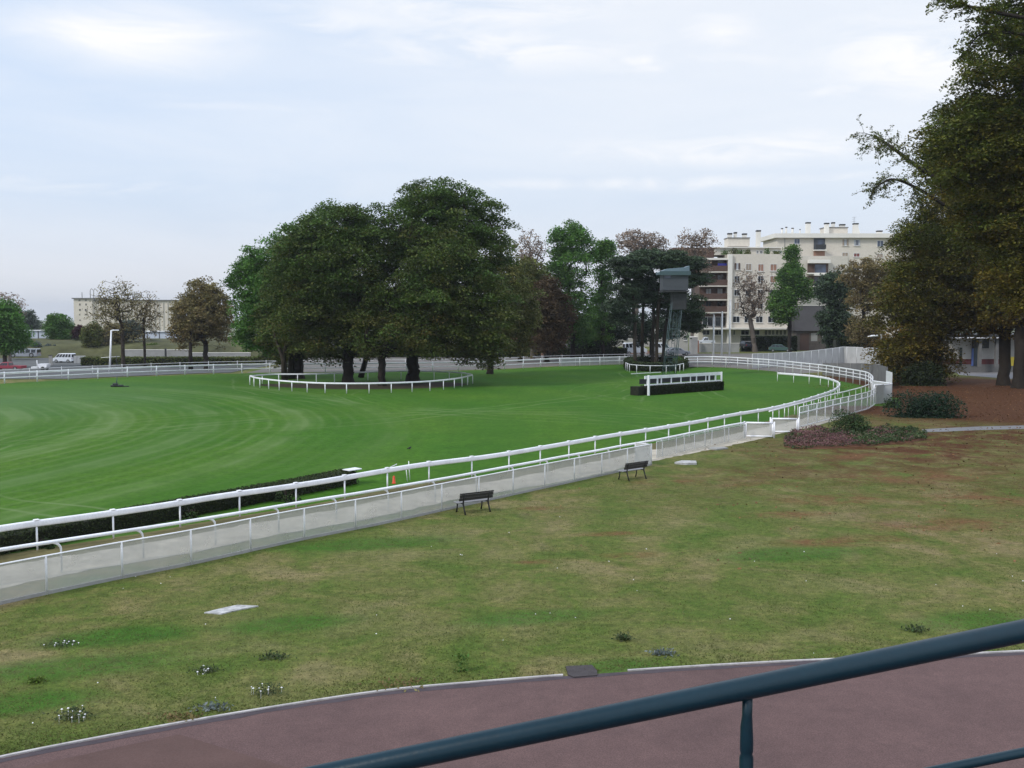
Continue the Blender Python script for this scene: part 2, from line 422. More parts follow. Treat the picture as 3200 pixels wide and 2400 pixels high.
# fallen leaves under and in front of the chestnuts
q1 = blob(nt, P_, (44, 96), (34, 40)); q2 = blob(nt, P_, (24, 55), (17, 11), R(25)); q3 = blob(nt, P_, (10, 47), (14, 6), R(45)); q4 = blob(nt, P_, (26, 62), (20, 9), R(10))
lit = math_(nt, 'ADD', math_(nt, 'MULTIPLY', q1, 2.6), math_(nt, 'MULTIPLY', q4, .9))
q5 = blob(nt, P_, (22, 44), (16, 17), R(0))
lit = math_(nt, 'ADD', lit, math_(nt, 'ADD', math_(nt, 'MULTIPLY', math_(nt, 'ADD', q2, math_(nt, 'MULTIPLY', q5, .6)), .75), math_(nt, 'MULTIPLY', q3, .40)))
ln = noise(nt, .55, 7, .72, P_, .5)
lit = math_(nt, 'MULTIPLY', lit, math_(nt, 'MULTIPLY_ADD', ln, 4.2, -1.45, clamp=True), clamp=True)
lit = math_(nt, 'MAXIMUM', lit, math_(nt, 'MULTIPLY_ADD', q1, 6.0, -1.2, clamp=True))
lc = ramp(nt, fine, [(.25, (.034, .016, .008)), (.5, (.076, .032, .014)), (.8, (.13, .055, .024))])  # leaf litter browns, lowered to take in shade under the trees
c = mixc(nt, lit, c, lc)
rp = None
for (u_, v_, a_, b_) in [(2600, 1560, 3.2, 1.6), (1900, 1668, 1.5, .5), (2450, 1608, 2.6, .8), (2880, 1490, 5, 2.2), (1690, 1588, 1.4, .5), (2090, 1505, 2.2, .8), (2350, 1515, 2.0, .7), (2950, 1640, 4, 1.4), (1960, 1735, 1.6, .5), (3080, 1560, 4, 2), (2640, 1690, 3.5, 1.0), (1700, 1755, 1.2, .4), (2700, 1425, 6, 1.2)]:
    p0_ = G(u_, v_); g_ = blob(nt, P_, (p0_.x, p0_.y), (a_, b_), .15); rp = g_ if rp is None else math_(nt, 'MAXIMUM', rp, g_)
rp = math_(nt, 'MULTIPLY', math_(nt, 'MULTIPLY', rp, 1.8, clamp=True), math_(nt, 'MULTIPLY_ADD', ln, 5.0, -2.05, clamp=True))
c = mixc(nt, math_(nt, 'MULTIPLY', rp, .85), c, ramp(nt, fine, [(.25, (.075, .036, .016)), (.5, (.145, .072, .034)), (.8, (.21, .12, .06))]))
# bare, dry earth patches
e1 = noise(nt, .21, 7, .7, P_, .8); e2 = blob(nt, P_, (16, 40), (24, 16))
e = math_(nt, 'MULTIPLY', math_(nt, 'MULTIPLY_ADD', e1, 9.0, -5.2, clamp=True), math_(nt, 'MULTIPLY_ADD', e2, .8, .25))
c = mixc(nt, math_(nt, 'MULTIPLY', e, .75), c, mixc(nt, .8, (.19, .135, .085), ramp(nt, fine, [(.2, (.4, .4, .4)), (.8, (1.2, 1.2, 1.2))]), 'MULTIPLY'))
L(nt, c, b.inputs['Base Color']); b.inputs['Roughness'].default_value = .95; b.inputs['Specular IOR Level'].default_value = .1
bump(nt, b, math_(nt, 'ADD', fine, math_(nt, 'MULTIPLY', vf, .5)), .8, .06)
M['lawn'] = m

m, nt, b = mat('racecourse_turf'); P_ = pos2d(nt)
big = noise(nt, .05, 4, .6, P_); midn = noise(nt, .3, 5, .6, P_); fine = noise(nt, 3.5, 5, .75, P_)
c = ramp(nt, midn, [(.3, (.036, .112, .008)), (.7, (.052, .142, .012))])
c = mixc(nt, ramp(nt, big, [(.38, (0, 0, 0)), (.65, (1, 1, 1))]), c, (.064, .140, .014))
c = mixc(nt, .85, c, ramp(nt, fine, [(.25, (.45, .5, .4)), (.75, (1.35, 1.3, 1.25))]), 'MULTIPLY')
c = mixc(nt, .8, c, ramp(nt, noise(nt, .9, 5, .7, P_, .5), [(.3, (.75, .78, .7)), (.7, (1.2, 1.17, 1.15))]), 'MULTIPLY')
def rings(cx, cy):
    mp = nt.nodes.new('ShaderNodeVectorMath'); mp.operation = 'SUBTRACT'; mp.inputs[1].default_value = (cx, cy, 0)
    L(nt, P_, mp.inputs[0])
    s2 = nt.nodes.new('ShaderNodeVectorMath'); s2.operation = 'LENGTH'; L(nt, mp.outputs[0], s2.inputs[0])
    return s2.outputs['Value']
wob = math_(nt, 'MULTIPLY_ADD', noise(nt, .045, 3, .5, P_), 16.0, -8.0)
r0 = math_(nt, 'ADD', rings(-64, 61), math_(nt, 'MULTIPLY', wob, .16))
def band(freq, ph, sharp):
    q = math_(nt, 'MULTIPLY_ADD', math_(nt, 'SINE', math_(nt, 'MULTIPLY_ADD', r0, freq, ph)), .5, .5)
    return math_(nt, 'POWER', q, sharp)
brk = math_(nt, 'MULTIPLY_ADD', noise(nt, .11, 5, .65, P_), 3.2, -1.05, clamp=True)
stm = math_(nt, 'MULTIPLY', blob(nt, P_, (-30, 66), (26, 52)), 2.2, clamp=True)
fine_lines = math_(nt, 'MULTIPLY', band(5.3, 1.0, 3.0), noise(nt, .5, 4, .7, P_))
stf = math_(nt, 'MULTIPLY', math_(nt, 'ADD', band(.97, 3.6, 4.0), math_(nt, 'MULTIPLY', fine_lines, 1.4)), math_(nt, 'MULTIPLY', stm, brk), clamp=True)
c = mixc(nt, math_(nt, 'MULTIPLY', stf, .75), c, (.120, .185, .062))
wide = math_(nt, 'MULTIPLY', math_(nt, 'MULTIPLY_ADD', math_(nt, 'SINE', math_(nt, 'MULTIPLY', r0, .62)), .5, .5), .30)
c = mixc(nt, wide, c, (.022, .090, .008))
wear = math_(nt, 'MULTIPLY_ADD', noise(nt, .16, 7, .72, P_, .8), 6.0, -3.7, clamp=True)
c = mixc(nt, math_(nt, 'MULTIPLY', wear, .35), c, (.115, .150, .048))
tr = None
for (cx, cy, rr, w, box) in [(2, 96, 17, .22, 1), (2, 96, 18.6, .22, 1), (-2, 52, 26, .25, 1), (-2, 52, 27.7, .25, 1), (38, 88, 26, .22, 1), (38, 88, 27.6, .22, 1), (22, 74, 8.5, .3, 1), (24, 100, 16, .22, 1), (24, 100, 18, .22, 1),
                          (-60, 130, 75, .22, 1), (-60, 130, 77, .22, 1), (30, 130, 62, .2, 1), (30, 130, 64, .2, 1), (10, 30, 52, .2, 1), (10, 30, 54, .2, 1), (-10, 60, 21, .18, 1), (-10, 60, 22.6, .18, 1)]:
    d = math_(nt, 'ABSOLUTE', math_(nt, 'SUBTRACT', math_(nt, 'ADD', rings(cx, cy), math_(nt, 'MULTIPLY', wob, .4)), rr))
    g = math_(nt, 'SUBTRACT', 1.0, math_(nt, 'DIVIDE', d, w), clamp=True)
    tr = g if tr is None else math_(nt, 'MAXIMUM', tr, g)
tr = math_(nt, 'MULTIPLY', tr, math_(nt, 'MULTIPLY_ADD', noise(nt, .09, 4, .65, P_, .3), 5.0, -2.1, clamp=True))
c = mixc(nt, math_(nt, 'MULTIPLY', tr, .6), c, (.15, .21, .09))
# whitish misty veil at the left edge, put into the turf colour
pal = math_(nt, 'MULTIPLY', blob(nt, P_, (-46, 88), (22, 30)), .35)
c = mixc(nt, pal, c, (.11, .18, .09))
L(nt, c, b.inputs['Base Color']); b.inputs['Roughness'].default_value = .95; b.inputs['Specular IOR Level'].default_value = .1
bump(nt, b, fine, .5, .05)
M['turf'] = m

m, nt, b = mat('red_brown_asphalt'); P_ = pos2d(nt)
f1 = noise(nt, .35, 5, .6, P_); f2 = noise(nt, 40, 3, .7, P_); f3 = noise(nt, 2.2, 6, .7, P_)
c = ramp(nt, f1, [(.3, (.092, .055, .052)), (.7, (.122, .073, .068))])
c = mixc(nt, .75, c, ramp(nt, f2, [(.3, (.45, .45, .45)), (.7, (1.5, 1.5, 1.5))]), 'MULTIPLY')
c = mixc(nt, .5, c, ramp(nt, f3, [(.3, (.7, .7, .72)), (.7, (1.2, 1.2, 1.2))]), 'MULTIPLY')
vo = nt.nodes.new('ShaderNodeTexVoronoi'); vo.feature = 'DISTANCE_TO_EDGE'; vo.inputs['Scale'].default_value = .16
wv = nt.nodes.new('ShaderNodeVectorMath'); wv.operation = 'ADD'
wn = nt.nodes.new('ShaderNodeTexNoise'); wn.inputs['Scale'].default_value = .8; L(nt, P_, wn.inputs['Vector'])
L(nt, P_, wv.inputs[0]); L(nt, wn.outputs['Color'], wv.inputs[1]); L(nt, wv.outputs[0], vo.inputs['Vector'])
cr = math_(nt, 'MULTIPLY', math_(nt, 'SUBTRACT', 1.0, math_(nt, 'MULTIPLY', vo.outputs['Distance'], 110), clamp=True), math_(nt, 'MULTIPLY_ADD', noise(nt, .3, 2, .5, P_), 5, -2.8, clamp=True))
c = mixc(nt, math_(nt, 'MULTIPLY', cr, .75), c, (.03, .022, .022))
L(nt, c, b.inputs['Base Color']); b.inputs['Roughness'].default_value = .85; b.inputs['Specular IOR Level'].default_value = .3
bump(nt, b, f2, .25, .01); M['asphalt_red'] = m

def surf(name, c, var=.25, s1=.2, s2=6):
    m, nt, b = mat(name); P_ = pos2d(nt)
    f1 = noise(nt, s1, 5, .65, P_); f2 = noise(nt, s2, 5, .75, P_)
    cc = ramp(nt, f1, [(.3, tuple(x * (1 - var) for x in c)), (.7, tuple(x * (1 + var * .6) for x in c))])
    cc = mixc(nt, .6, cc, ramp(nt, f2, [(.25, (.6, .6, .6)), (.75, (1.25, 1.25, 1.25))]), 'MULTIPLY')
    L(nt, cc, b.inputs['Base Color']); b.inputs['Roughness'].default_value = .92; b.inputs['Specular IOR Level'].default_value = .15
    bump(nt, b, f2, .4, .03); return m
M['sand'] = surf('horse_track_sand', (.46, .42, .345), .28, .9, 2.2)
M['verge'] = surf('dry_track_verge', (.13, .115, .050), .35, .5)
M['path'] = surf('grey_path', (.20, .20, .21), .15)
M['road'] = surf('grey_brown_road', (.155, .145, .135), .2, .07)
M['carpark'] = surf('car_park_asphalt', (.11, .115, .115), .25, .06)
M['earth'] = surf('red_brown_earth', (.13, .062, .036), .35, .8)
M['bank'] = surf('rough_grass_bank', (.085, .088, .040), .55, .12, 1.3)
M['kerb'] = stained('pale_kerb_stone', (.42, .40, .40), .85, .45, 2.0)
M['slab'] = stained('white_weathered_slab', (.40, .40, .40), .9, .65, 5, 0, .2, 12, .3)

# ------------------------------------------------------------------ ground sheets
def structure(o): o['kind'] = 'structure'; return o
xs = np.concatenate([np.linspace(-3500, -300, 12), np.linspace(-220, 160, 77), np.linspace(240, 3500, 12)])
ys = np.concatenate([np.linspace(-40, 300, 69), np.linspace(330, 1000, 20), np.linspace(1200, 5000, 10)])
gx, gy = np.meshgrid(xs, ys); gz = terr(gx, gy)
mb = MB(); nx = len(xs)
mb.add(list(zip(gx.ravel().tolist(), gy.ravel().tolist(), gz.ravel().tolist())),
       [(j * nx + i, j * nx + i + 1, (j + 1) * nx + i + 1, (j + 1) * nx + i) for j in range(len(ys) - 1) for i in range(nx - 1)])
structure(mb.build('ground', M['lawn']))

def sheet(name, pts, m, z=.004):
    vs = [Vector((p[0], p[1], z)) for p in pts]
    bm = bmesh.new(); bv = [bm.verts.new(v) for v in vs]; f = bm.faces.new(bv)
    bmesh.ops.triangulate(bm, faces=[f]); bm.normal_update()
    for ff in bm.faces:
        if ff.normal.z < 0: ff.normal_flip()
    me = bpy.data.meshes.new(name); bm.to_mesh(me); bm.free(); me.materials.append(m)
    o = bpy.data.objects.new(name, me); COL.objects.link(o); return structure(o)

H1 = 1.05
RAIL1 = [(-420, 1712), (0, 1640), (279, 1602), (491, 1572), (686, 1541), (861, 1517), (1022, 1493), (1299, 1447), (1538, 1417), (1739, 1384), (1913, 1354), (2060, 1331.6), (2189, 1310), (2300, 1289), (2402, 1272.6), (2491, 1252), (2552, 1234), (2597, 1219), (2616, 1209), (2624, 1199), (2616, 1190), (2585, 1179), (2532, 1171), (2471, 1166), (2430, 1163)]
rail1 = smooth_path([GT(u, v, H1) for u, v in RAIL1], .5)
FAR = [(-420, 1186), (-150, 1171), (0, 1164), (188, 1156), (351, 1149), (539, 1142.5), (642, 1139.5), (796, 1136.5), (1000, 1135), (1300, 1132), (1550, 1127), (1713, 1120), (1873, 1115.5), (1981, 1113), (2070, 1112)]
far_rail = smooth_path([GT(u, v, 1.25) for u, v in FAR], .8)
HO = 1.62
OUTR = [(2140, 1114), (2207, 1113), (2280, 1115), (2349, 1119), (2410, 1123), (2491, 1131), (2573, 1139.5), (2634, 1148.5), (2700, 1159.5), (2719, 1167), (2728, 1177), (2726, 1190)]
outer = smooth_path([GT(u, v, HO) for u, v in OUTR], .6)
near_turf = [p + Vector((.35, -.35, 0)) for p in rail1[:next(i for i, p in enumerate(rail1) if p.x > 27)]]
sheet('racecourse_turf', near_turf + [Vector((33, 84, 0)), Vector((36, 92, 0))] + [p for p in reversed(outer[:-6])] + [p for p in reversed(far_rail)], M['turf'])
# sandy horse track and its verges along the near straight
line = rail1[:next(i for i, p in enumerate(rail1) if p.x > 22)]
def offs(path, d):
    out = []
    for i, p in enumerate(path):
        t = path[min(i + 1, len(path) - 1)] - path[max(i - 1, 0)]; n_ = Vector((t.y, -t.x, 0)).normalized()
        out.append(p + n_ * d)
    return out
def strip(name, path, d0, d1, m, z, jit=0, seed=1):
    rg = random.Random(seed)
    a = [p + Vector((rg.uniform(-jit, jit), rg.uniform(-jit, jit), 0)) for p in offs(path, d0)]
    bb = [p + Vector((rg.uniform(-jit, jit), rg.uniform(-jit, jit), 0)) for p in offs(path, d1)]
    mb = MB(); n = len(a)
    mb.add([(p.x, p.y, z) for p in a + bb], [(i, i + 1, n + i + 1, n + i) for i in range(n - 1)])
    return structure(mb.build(name, m))
strip('track_verge', line, -.15, 1.6, M['verge'], .008, .06)
strip('horse_track', line, 1.45, 3.85, M['sand'], .012, .10, 4)

# pavement, kerb
K = [(-700, 2520), (-300, 2440), (0, 2368), (400, 2290), (800, 2220), (1200, 2160), (1500, 2132), (1750, 2112), (2100, 2088), (2500, 2066), (2900, 2050), (3200, 2036), (3700, 2015), (4600, 1985)]
kerb = smooth_path([G(u, v) for u, v in K], .5)
sheet('pavement', [p + Vector((0, -.05, 0)) for p in kerb] + [Vector((60, -30, 0)), Vector((-40, -30, 0))], M['asphalt_red'], .006)
gap0, gap1 = G(1772, 2112).x, G(1895, 2100).x
for seg in ([p for p in kerb if p.x < gap0], [p for p in kerb if p.x > gap1]):
    structure(MB().sweep([up(p, 0) for p in seg], [(-.03, -.05), (.03, -.05), (.03, .03), (.02, .036), (-.02, .036), (-.03, .03)], False).build('kerb', M['kerb']))
sheet('asphalt_patch', [G(560, 2296), G(900, 2400), G(1100, 2470), G(300, 2560), G(-200, 2470), G(200, 2372)], surf('greyer_asphalt_patch', (.112, .070, .063), .2, .5, 30), .009)
strip('kerb_shadow_strip', kerb, .06, .24, stained('painted_kerb_shadow', (.055, .042, .05), .8, .4, 1.5), .010, .03, 3)  # dark strip painted for the shadow line on the pavement side of the kerb
sheet('grey_path', [G(2880, 1342), G(2950, 1338), G(3060, 1333), G(3250, 1328), G(3600, 1322), G(3600, 1345), G(3250, 1339), G(3060, 1344), G(2950, 1349), G(2890, 1350)], M['path'], .005)
sheet('forecourt', [G(2965, 1155), G(3010, 1147), G(3400, 1140), G(3700, 1150), G(3500, 1178), G(3160, 1184), G(3000, 1172)], M['path'], .005)
# road and yard beyond the far rail
sheet('road', [p + Vector((0, 1.2, 0)) for p in far_rail[::3] if p.x > -36] + [p + Vector((0, 1.5, 0)) for p in outer[:40:3]] + [Vector((60, 150, 0)), Vector((80, 195, 0)), Vector((-36, 185, 0))], M['road'], .005)
mb = MB(); cx = np.linspace(-140, -37, 40); cy = np.linspace(118, 205, 40); a_, b_ = np.meshgrid(cx, cy)
cz = terr(a_, b_) + .03
def far_y(x):
    return min(far_rail, key=lambda p: abs(p.x - x)).y + 2.0
for i in range(40):
    for j in range(40): b_[j][i] = max(b_[j][i], far_y(a_[j][i]))
cz = terr(a_, b_) + .06
mb.add(list(zip(a_.ravel().tolist(), b_.ravel().tolist(), cz.ravel().tolist())), [(j * 40 + i, j * 40 + i + 1, (j + 1) * 40 + i + 1, (j + 1) * 40 + i) for j in range(39) for i in range(39)])
structure(mb.build('car_park', M['carpark']))
# grassy bank rising behind the car park
mb = MB(); prof = [(0, -1.8), (3, -.6), (7, .7), (12, 1.5), (16, 1.7), (45, 1.7), (60, 0), (80, -4)]
bx = np.linspace(-160, -42, 50); rg = random.Random(5)
V = []
for i, xx in enumerate(bx):
    for (dy, zz) in prof:
        V.append((xx, 203 + dy + 2 * math.sin(xx * .13) , zz * (1 if i < 47 else .4) + (rg.uniform(-.25, .25) if 0 < dy < 40 else 0)))
n = len(prof)
mb.add(V, [(i * n + k_, (i + 1) * n + k_, (i + 1) * n + k_ + 1, i * n + k_ + 1) for i in range(len(bx) - 1) for k_ in range(n - 1)], True)
structure(mb.build('grass_bank', M['bank']))
sheet('leaf_strewn_verge', [G(1730, 1112), G(1850, 1108), G(2010, 1106), G(2090, 1103), G(2090, 1096), G(1900, 1098), G(1700, 1104), G(1600, 1110)], M['earth'], .012)

# ------------------------------------------------------------------ rails and fences
def post_tube(p, h, r, n=6): return MB().tube([p, up(p, h)], r, n)
# 1. running rail of the course
root = empty('running_rail', rail1[0], 'long white running rail with broad flat top edging the green turf, curling back at right', 'rail')
MB().sweep([up(p, H1 - .13) for p in rail1], rrect(.13, .23)).build('top_rail', M['white'], root)
for i, p in enumerate(resample(rail1, 2.55)):
    q = MB().tube([up(p, -.02), up(p, H1 - .22)], .034, 8); q.box(up(p, H1 - .005), (.17, .17, .03), .8, .01)
    q.build('post', M['white'], root)
# 2. gooseneck rail beside the horse track
H2 = 1.06
RAIL2 = [(-420, 1775), (0, 1712), (98, 1697), (342, 1661), (567, 1627), (776, 1593), (958, 1562), (1123, 1536), (1275, 1510), (1417, 1486), (1539, 1463), (1659, 1441.5), (1763, 1422), (1862, 1405), (1957, 1387), (2032, 1374.6), (2093, 1363), (2154, 1350.6), (2272, 1327.5), (2327, 1318)]
rail2 = smooth_path([GT(u, v, H2) for u, v in RAIL2], .5)
def gooseneck(name, label, path, h, r, step, pr=.03, lead=.34):
    root = empty(name, path[0], label, 'rail')
    MB().tube([up(p, h - r) for p in path], r, 10).build('top_rail', M['white'], root)
    pts = resample(path, step)
    for i, p in enumerate(pts):
        if i == 0: continue
        t = (p - pts[i - 1]).normalized()
        q = MB(); arc = []
        for k_ in range(6):
            a = k_ / 5 * math.pi / 2
            arc.append(p - t * lead + t * lead * math.sin(a) + Vector((0, 0, h - r - .28 + .28 * math.cos(a))))
        q.tube(arc + [up(p, -.02)], [pr * 1.5] * 3 + [pr * 1.25] * 2 + [pr] * 2, 8)
        q.build('post', M['white'], root)
    return root
gooseneck('gooseneck_rail', 'white tube rail on curved gooseneck posts along the sandy horse track', rail2, H2, .058, 2.55)
# 3. spectator fence with grey net
HF = 1.14
FN = [(-420, 1842), (0, 1761), (347, 1697), (597, 1654), (933, 1590), (1200, 1544), (1426, 1501), (1652, 1458), (1923, 1407), (2036, 1386)]
net = smooth_path([GT(u, v, HF) for u, v in FN], .5)
def net_fence(name, label, path, h, matn, step, postw=.05, top=.05, bottom=None, postmat=None, rails=(), basemat=None, thick=.006):
    root = empty(name, path[0], label, 'fence')
    pm = postmat or M['white']
    if top: MB().sweep([up(p, h - top / 2) for p in path], rrect(top, top, 2)).build('top_rail', pm, root)
    for rh in rails: MB().sweep([up(p, rh) for p in path], rrect(.05, .09, 2)).build('rail', pm, root)
    MB().sweep(path, [(-thick / 2, .02), (thick / 2, .02), (thick / 2, h - top), (-thick / 2, h - top)], False).build('net_panel', matn, root)
    if bottom: MB().sweep([up(p, bottom / 2) for p in path], [(-.022, -bottom / 2), (.022, -bottom / 2), (.022, bottom / 2), (-.022, bottom / 2)], False).build('base_board', basemat or M['white_dull'], root)
    pts = resample(path, step)
    for i, p in enumerate(pts):
        t = path[min(len(path) - 1, 1)] - path[0]
        MB().tube([up(p, -.02), up(p, h - top * .5)], postw / 2, 6).build('post', M['white_dull'] if basemat else pm, root)
    return root
nf = net_fence('net_fence', 'low white topped fence with translucent grey netting between the lawn and the horse track', net, HF, M['net'], 2.3, .07, .05, .10, M['white'], (), M['concrete'])
# upper stretch of net hung under the gooseneck rail and the end panel joining the two
sec = [p for p in rail2 if p.x > net[-1].x + .3]
net_fence('low_net_screen', 'thin grey net screen hung below the tube rail just left of the white gates', offs(sec, .09), .93, M['net_thin'], 2.4, .03, .02)
jo = min(rail2, key=lambda p: (p - net[-1]).length)
net_fence('net_end_panel', 'short pale net panel closing the right end of the spectator fence', resample([net[-1] + Vector((-.03, .1, 0)), jo + Vector((.05, -.1, 0))], .8), 1.1, M['net_pale'], 3, .04, .04)
# 4. white gates
def gate(label, a, b_, h):
    root = empty('gate', a, label, 'gate', 'white gates beside the flower bed')
    d = (b_ - a); q = MB()
    q.tube([up(a, h - .07), up(b_, h - .07)], .06, 8); q.tube([up(a, .10), up(b_, .10)], .045, 8)
    q.tube([up(a, .1), up(a, h - .07)], .05, 8); q.tube([up(b_, .1), up(b_, h - .07)], .05, 8)
    q.build('gate_frame', M['white'], root)
    e = d.normalized() * .06
    MB().sweep([a + e, b_ - e], [(-.004, .15), (.004, .15), (.004, h - .13), (-.004, h - .13)], False).build('net_panel', M['net'], root)
    for s, p in ((-1, a), (1, b_)):
        MB().tube([up(p + d.normalized() * s * .1, -.02), up(p + d.normalized() * s * .1, h + .02)], .055, 8).build('gate_post', M['white'], root)
gate('white tubular gate with grey net, left and nearer of the pair beside the flower bed', G(2331, 1367), G(2414, 1369), 1.02)
gate('white tubular gate with grey net, right one of the pair, against the taller net fence', G(2412, 1353), G(2490, 1354), 1.02)
# 5. tall net fence right of the gates, and gooseneck rail behind it
HR = 1.45
rf = smooth_path([G(2497, 1336), G(2538, 1325), G(2577, 1315), G(2613, 1305), G(2649, 1296), G(2682, 1287), G(2714, 1277), G(2736, 1262)], .5)
net_fence('tall_net_fence', 'taller white fence with pale netting and close posts behind the round green bush', rf, HR, M['net_thin'], 1.75, .075, .06, .08, M['white'], (1.0,))
r3 = smooth_path([GT(2404, 1283, H2), GT(2470, 1266, H2), GT(2530, 1251, H2), GT(2580, 1236, H2), GT(2640, 1222, H2), GT(2690, 1209, H2), GT(2716, 1199, H2)], .5)
gooseneck('gooseneck_rail', 'short white rail on curved posts between the tall net fence and the turf', r3, H2, .05, 2.3)
# 6. three rail fence round the bend
root = empty('bend_fence', outer[0], 'white fence of three rails sweeping round the far bend of the turf', 'fence')
for rh, w in ((HO - .07, .14), (1.18, .08), (.80, .10)):
    MB().sweep([up(p, rh) for p in outer], rrect(.07, w, 2)).build('rail', M['white'], root)
for p in resample(outer, 2.2): MB().tube([up(p, -.02), up(p, HO - .02)], .042, 6).build('post', M['white'], root)
eb = smooth_path([outer[-1], outer[-1] + Vector((.3, -4, 0)), rf[-1] + Vector((0, .4, 0))], .5)
root = empty('end_screen', eb[0], 'smooth white end screen where the three rail fence meets the net fence', 'fence')
MB().sweep(eb, [(-.03, .05), (.03, .05), (.03, 1.6), (-.03, 1.6)], True).build('panel', M['net_pale'], root)
MB().sweep([up(p, 1.62) for p in eb], rrect(.1, .1)).build('top_rail', M['white'], root)
for p in resample(eb, 3): MB().tube([p, up(p, 1.6)], .06, 8).build('post', M['white'], root)
# 7. far rail
root = empty('far_rail', far_rail[0], 'distant white fence of two flat rails along the far edge of the green turf', 'rail')
MB().sweep([up(p, 1.17) for p in far_rail], rrect(.08, .17, 2)).build('top_rail', M['white'], root)
MB().sweep([up(p, .62) for p in far_rail], rrect(.06, .11, 2)).build('lower_rail', M['white'], root)
for p in resample(far_rail, 3.6): MB().tube([up(p, -.02), up(p, 1.3)], .07, 6).build('post', M['white'], root)
fr2 = smooth_path([p + Vector((0, 7.5, 0)) for p in far_rail[::12] if p.x > -60], .9)
fr2 = [Vector((p.x, p.y, terr1(p.x, p.y))) for p in fr2]
root = empty('service_rail', fr2[0], 'thin white two rail fence standing behind the distant flat rail', 'rail')
for hh in (1.25, .75): MB().tube([up(p, hh) for p in fr2], .035, 6).build('rail', M['white_dull'], root)
for p in resample(fr2, 3.9): MB().tube([up(p, -.02), up(p, 1.36)], .04, 6).build('post', M['white_dull'], root)
net2 = [p + Vector((0, .5, 0)) for p in far_rail if X(1760, 140) < p.x < X(1985, 150)]
net_fence('far_net_screen', 'pale net screen behind the far rail left of the watch tower', net2, 1.2, M['net_pale'], 2.6, .05, .04)
# 8. panel fences and wall outside the bend
def wall_path(name, label, pts, hs, th, m, cat='wall', cap=None):
    root = empty(name, pts[0], label, cat)
    mb = MB(); V = []
    for i, p in enumerate(pts):
        t = pts[min(i + 1, len(pts) - 1)] - pts[max(0, i - 1)]; n_ = Vector((t.y, -t.x, 0)).normalized() * th / 2
        V += [p - n_ + Vector((0, 0, -.1)), p + n_ + Vector((0, 0, -.1)), up(p + n_, hs[i]), up(p - n_, hs[i])]
    fs = [(0, 1, 2, 3), tuple(reversed([(len(pts) - 1) * 4 + k_ for k_ in range(4)]))]
    for i in range(len(pts) - 1):
        for k_ in range(4):
            k2 = (k_ + 1) % 4; fs.append((i * 4 + k_, i * 4 + k2, i * 4 + 4 + k2, i * 4 + 4 + k_))
    mb.add(V, fs).build('panel', m, root)
    return root
tp = [G(2350, 1152), G(2410, 1146), G(2500, 1141), G(2581, 1137), G(2635, 1134), G(2700, 1137), G(2745, 1141), G(2800, 1145)]
th_ = [Z(v_, p_.y) for v_, p_ in zip((1106, 1104, 1100, 1091, 1084, 1086, 1089, 1090), tp)]
root = wall_path('screen_fence', 'tall fence of pale translucent panels with white posts beyond the bend', tp, th_, .02, M['net_pale'], 'fence')
tpr = resample(tp, .9)
def hat(p):
    i = min(range(len(tp) - 1), key=lambda j: ((tp[j] + tp[j + 1]) / 2 - p).length); a, b_ = tp[i], tp[i + 1]
    t = max(0, min(1, (p - a).dot(b_ - a) / (b_ - a).length_squared)); return th_[i] * (1 - t) + th_[i + 1] * t
MB().sweep([up(p, hat(p)) for p in tpr], rrect(.06, .07, 2)).build('top_rail', M['white_dull'], root)
for p in resample(tp, 1.75): MB().tube([p + Vector((0, -.05, 0)), up(p + Vector((0, -.05, 0)), hat(p))], .04, 6).build('post', M['white_dull'], root)
wp = [G(2570, 1172), G(2640, 1180), G(2700, 1190), G(2745, 1203), G(2772, 1216)]
root = wall_path('panel_wall', 'grey panel wall curving round the outside of the bend beside the chestnuts', wp, [1.55, 1.75, 2.05, 2.2, 2.3], .06, M['concrete_dark'])
for p in resample(wp, 3.2): MB().tube([p + Vector((-.02, -.06, 0)), up(p + Vector((-.02, -.06, 0)), 1.9)], .03, 6).build('post', M['concrete'], root)
q = [G(2737, 1263), G(2757, 1260), G(2779, 1256)]
wall_path('panel_wall', 'short pale concrete panel at the end of the net fence', q, [1.62, 1.66, 1.66], .06, M['concrete'])
q = [G(2768, 1232), G(2786, 1240)]
wall_path('notice_board', 'narrow white board standing at the foot of the large chestnut', q, [2.3, 2.3], .05, M['white_dull'], 'board')

# ------------------------------------------------------------------ foliage and trees
def rnd_unit(rg, n):
    v = rg.normal(size=(n, 3)); return v / np.linalg.norm(v, axis=1, keepdims=True)
def leaf_quads(rg, C, s, upbias=.4, aspect=.62, outward=None):
    n = len(C)
    nr = rnd_unit(rg, n); nr[:, 2] = np.abs(nr[:, 2]) + upbias
    if outward is not None: nr += outward * .6
    nr /= np.linalg.norm(nr, axis=1, keepdims=True)
    t = np.cross(nr, rnd_unit(rg, n)); t /= (np.linalg.norm(t, axis=1, keepdims=True) + 1e-9)
    b = np.cross(nr, t)
    ln = (s * rg.uniform(.65, 1.35, n))[:, None]; wd_ = ln * aspect
    V = np.stack([C - t * ln * .5, C + b * wd_ * .5 - nr * ln * .08 - t * ln * .05, C + t * ln * .5 - nr * ln * .12, C - b * wd_ * .5 - nr * ln * .08 - t * ln * .05], axis=1)
    return V
def sample_blobs(rg, blobs, n, shell=.35):
    w = np.array([b[3] * b[4] * b[5] for b in blobs]) ** .8; w = w / w.sum()
    idx = rg.choice(len(blobs), n, p=w); B = np.array([b[:6] for b in blobs], dtype=float)[idx]
    d = rnd_unit(rg, n); rr = rg.uniform(0, 1, n) ** shell
    return B[:, :3] + d * rr[:, None] * B[:, 3:6], idx
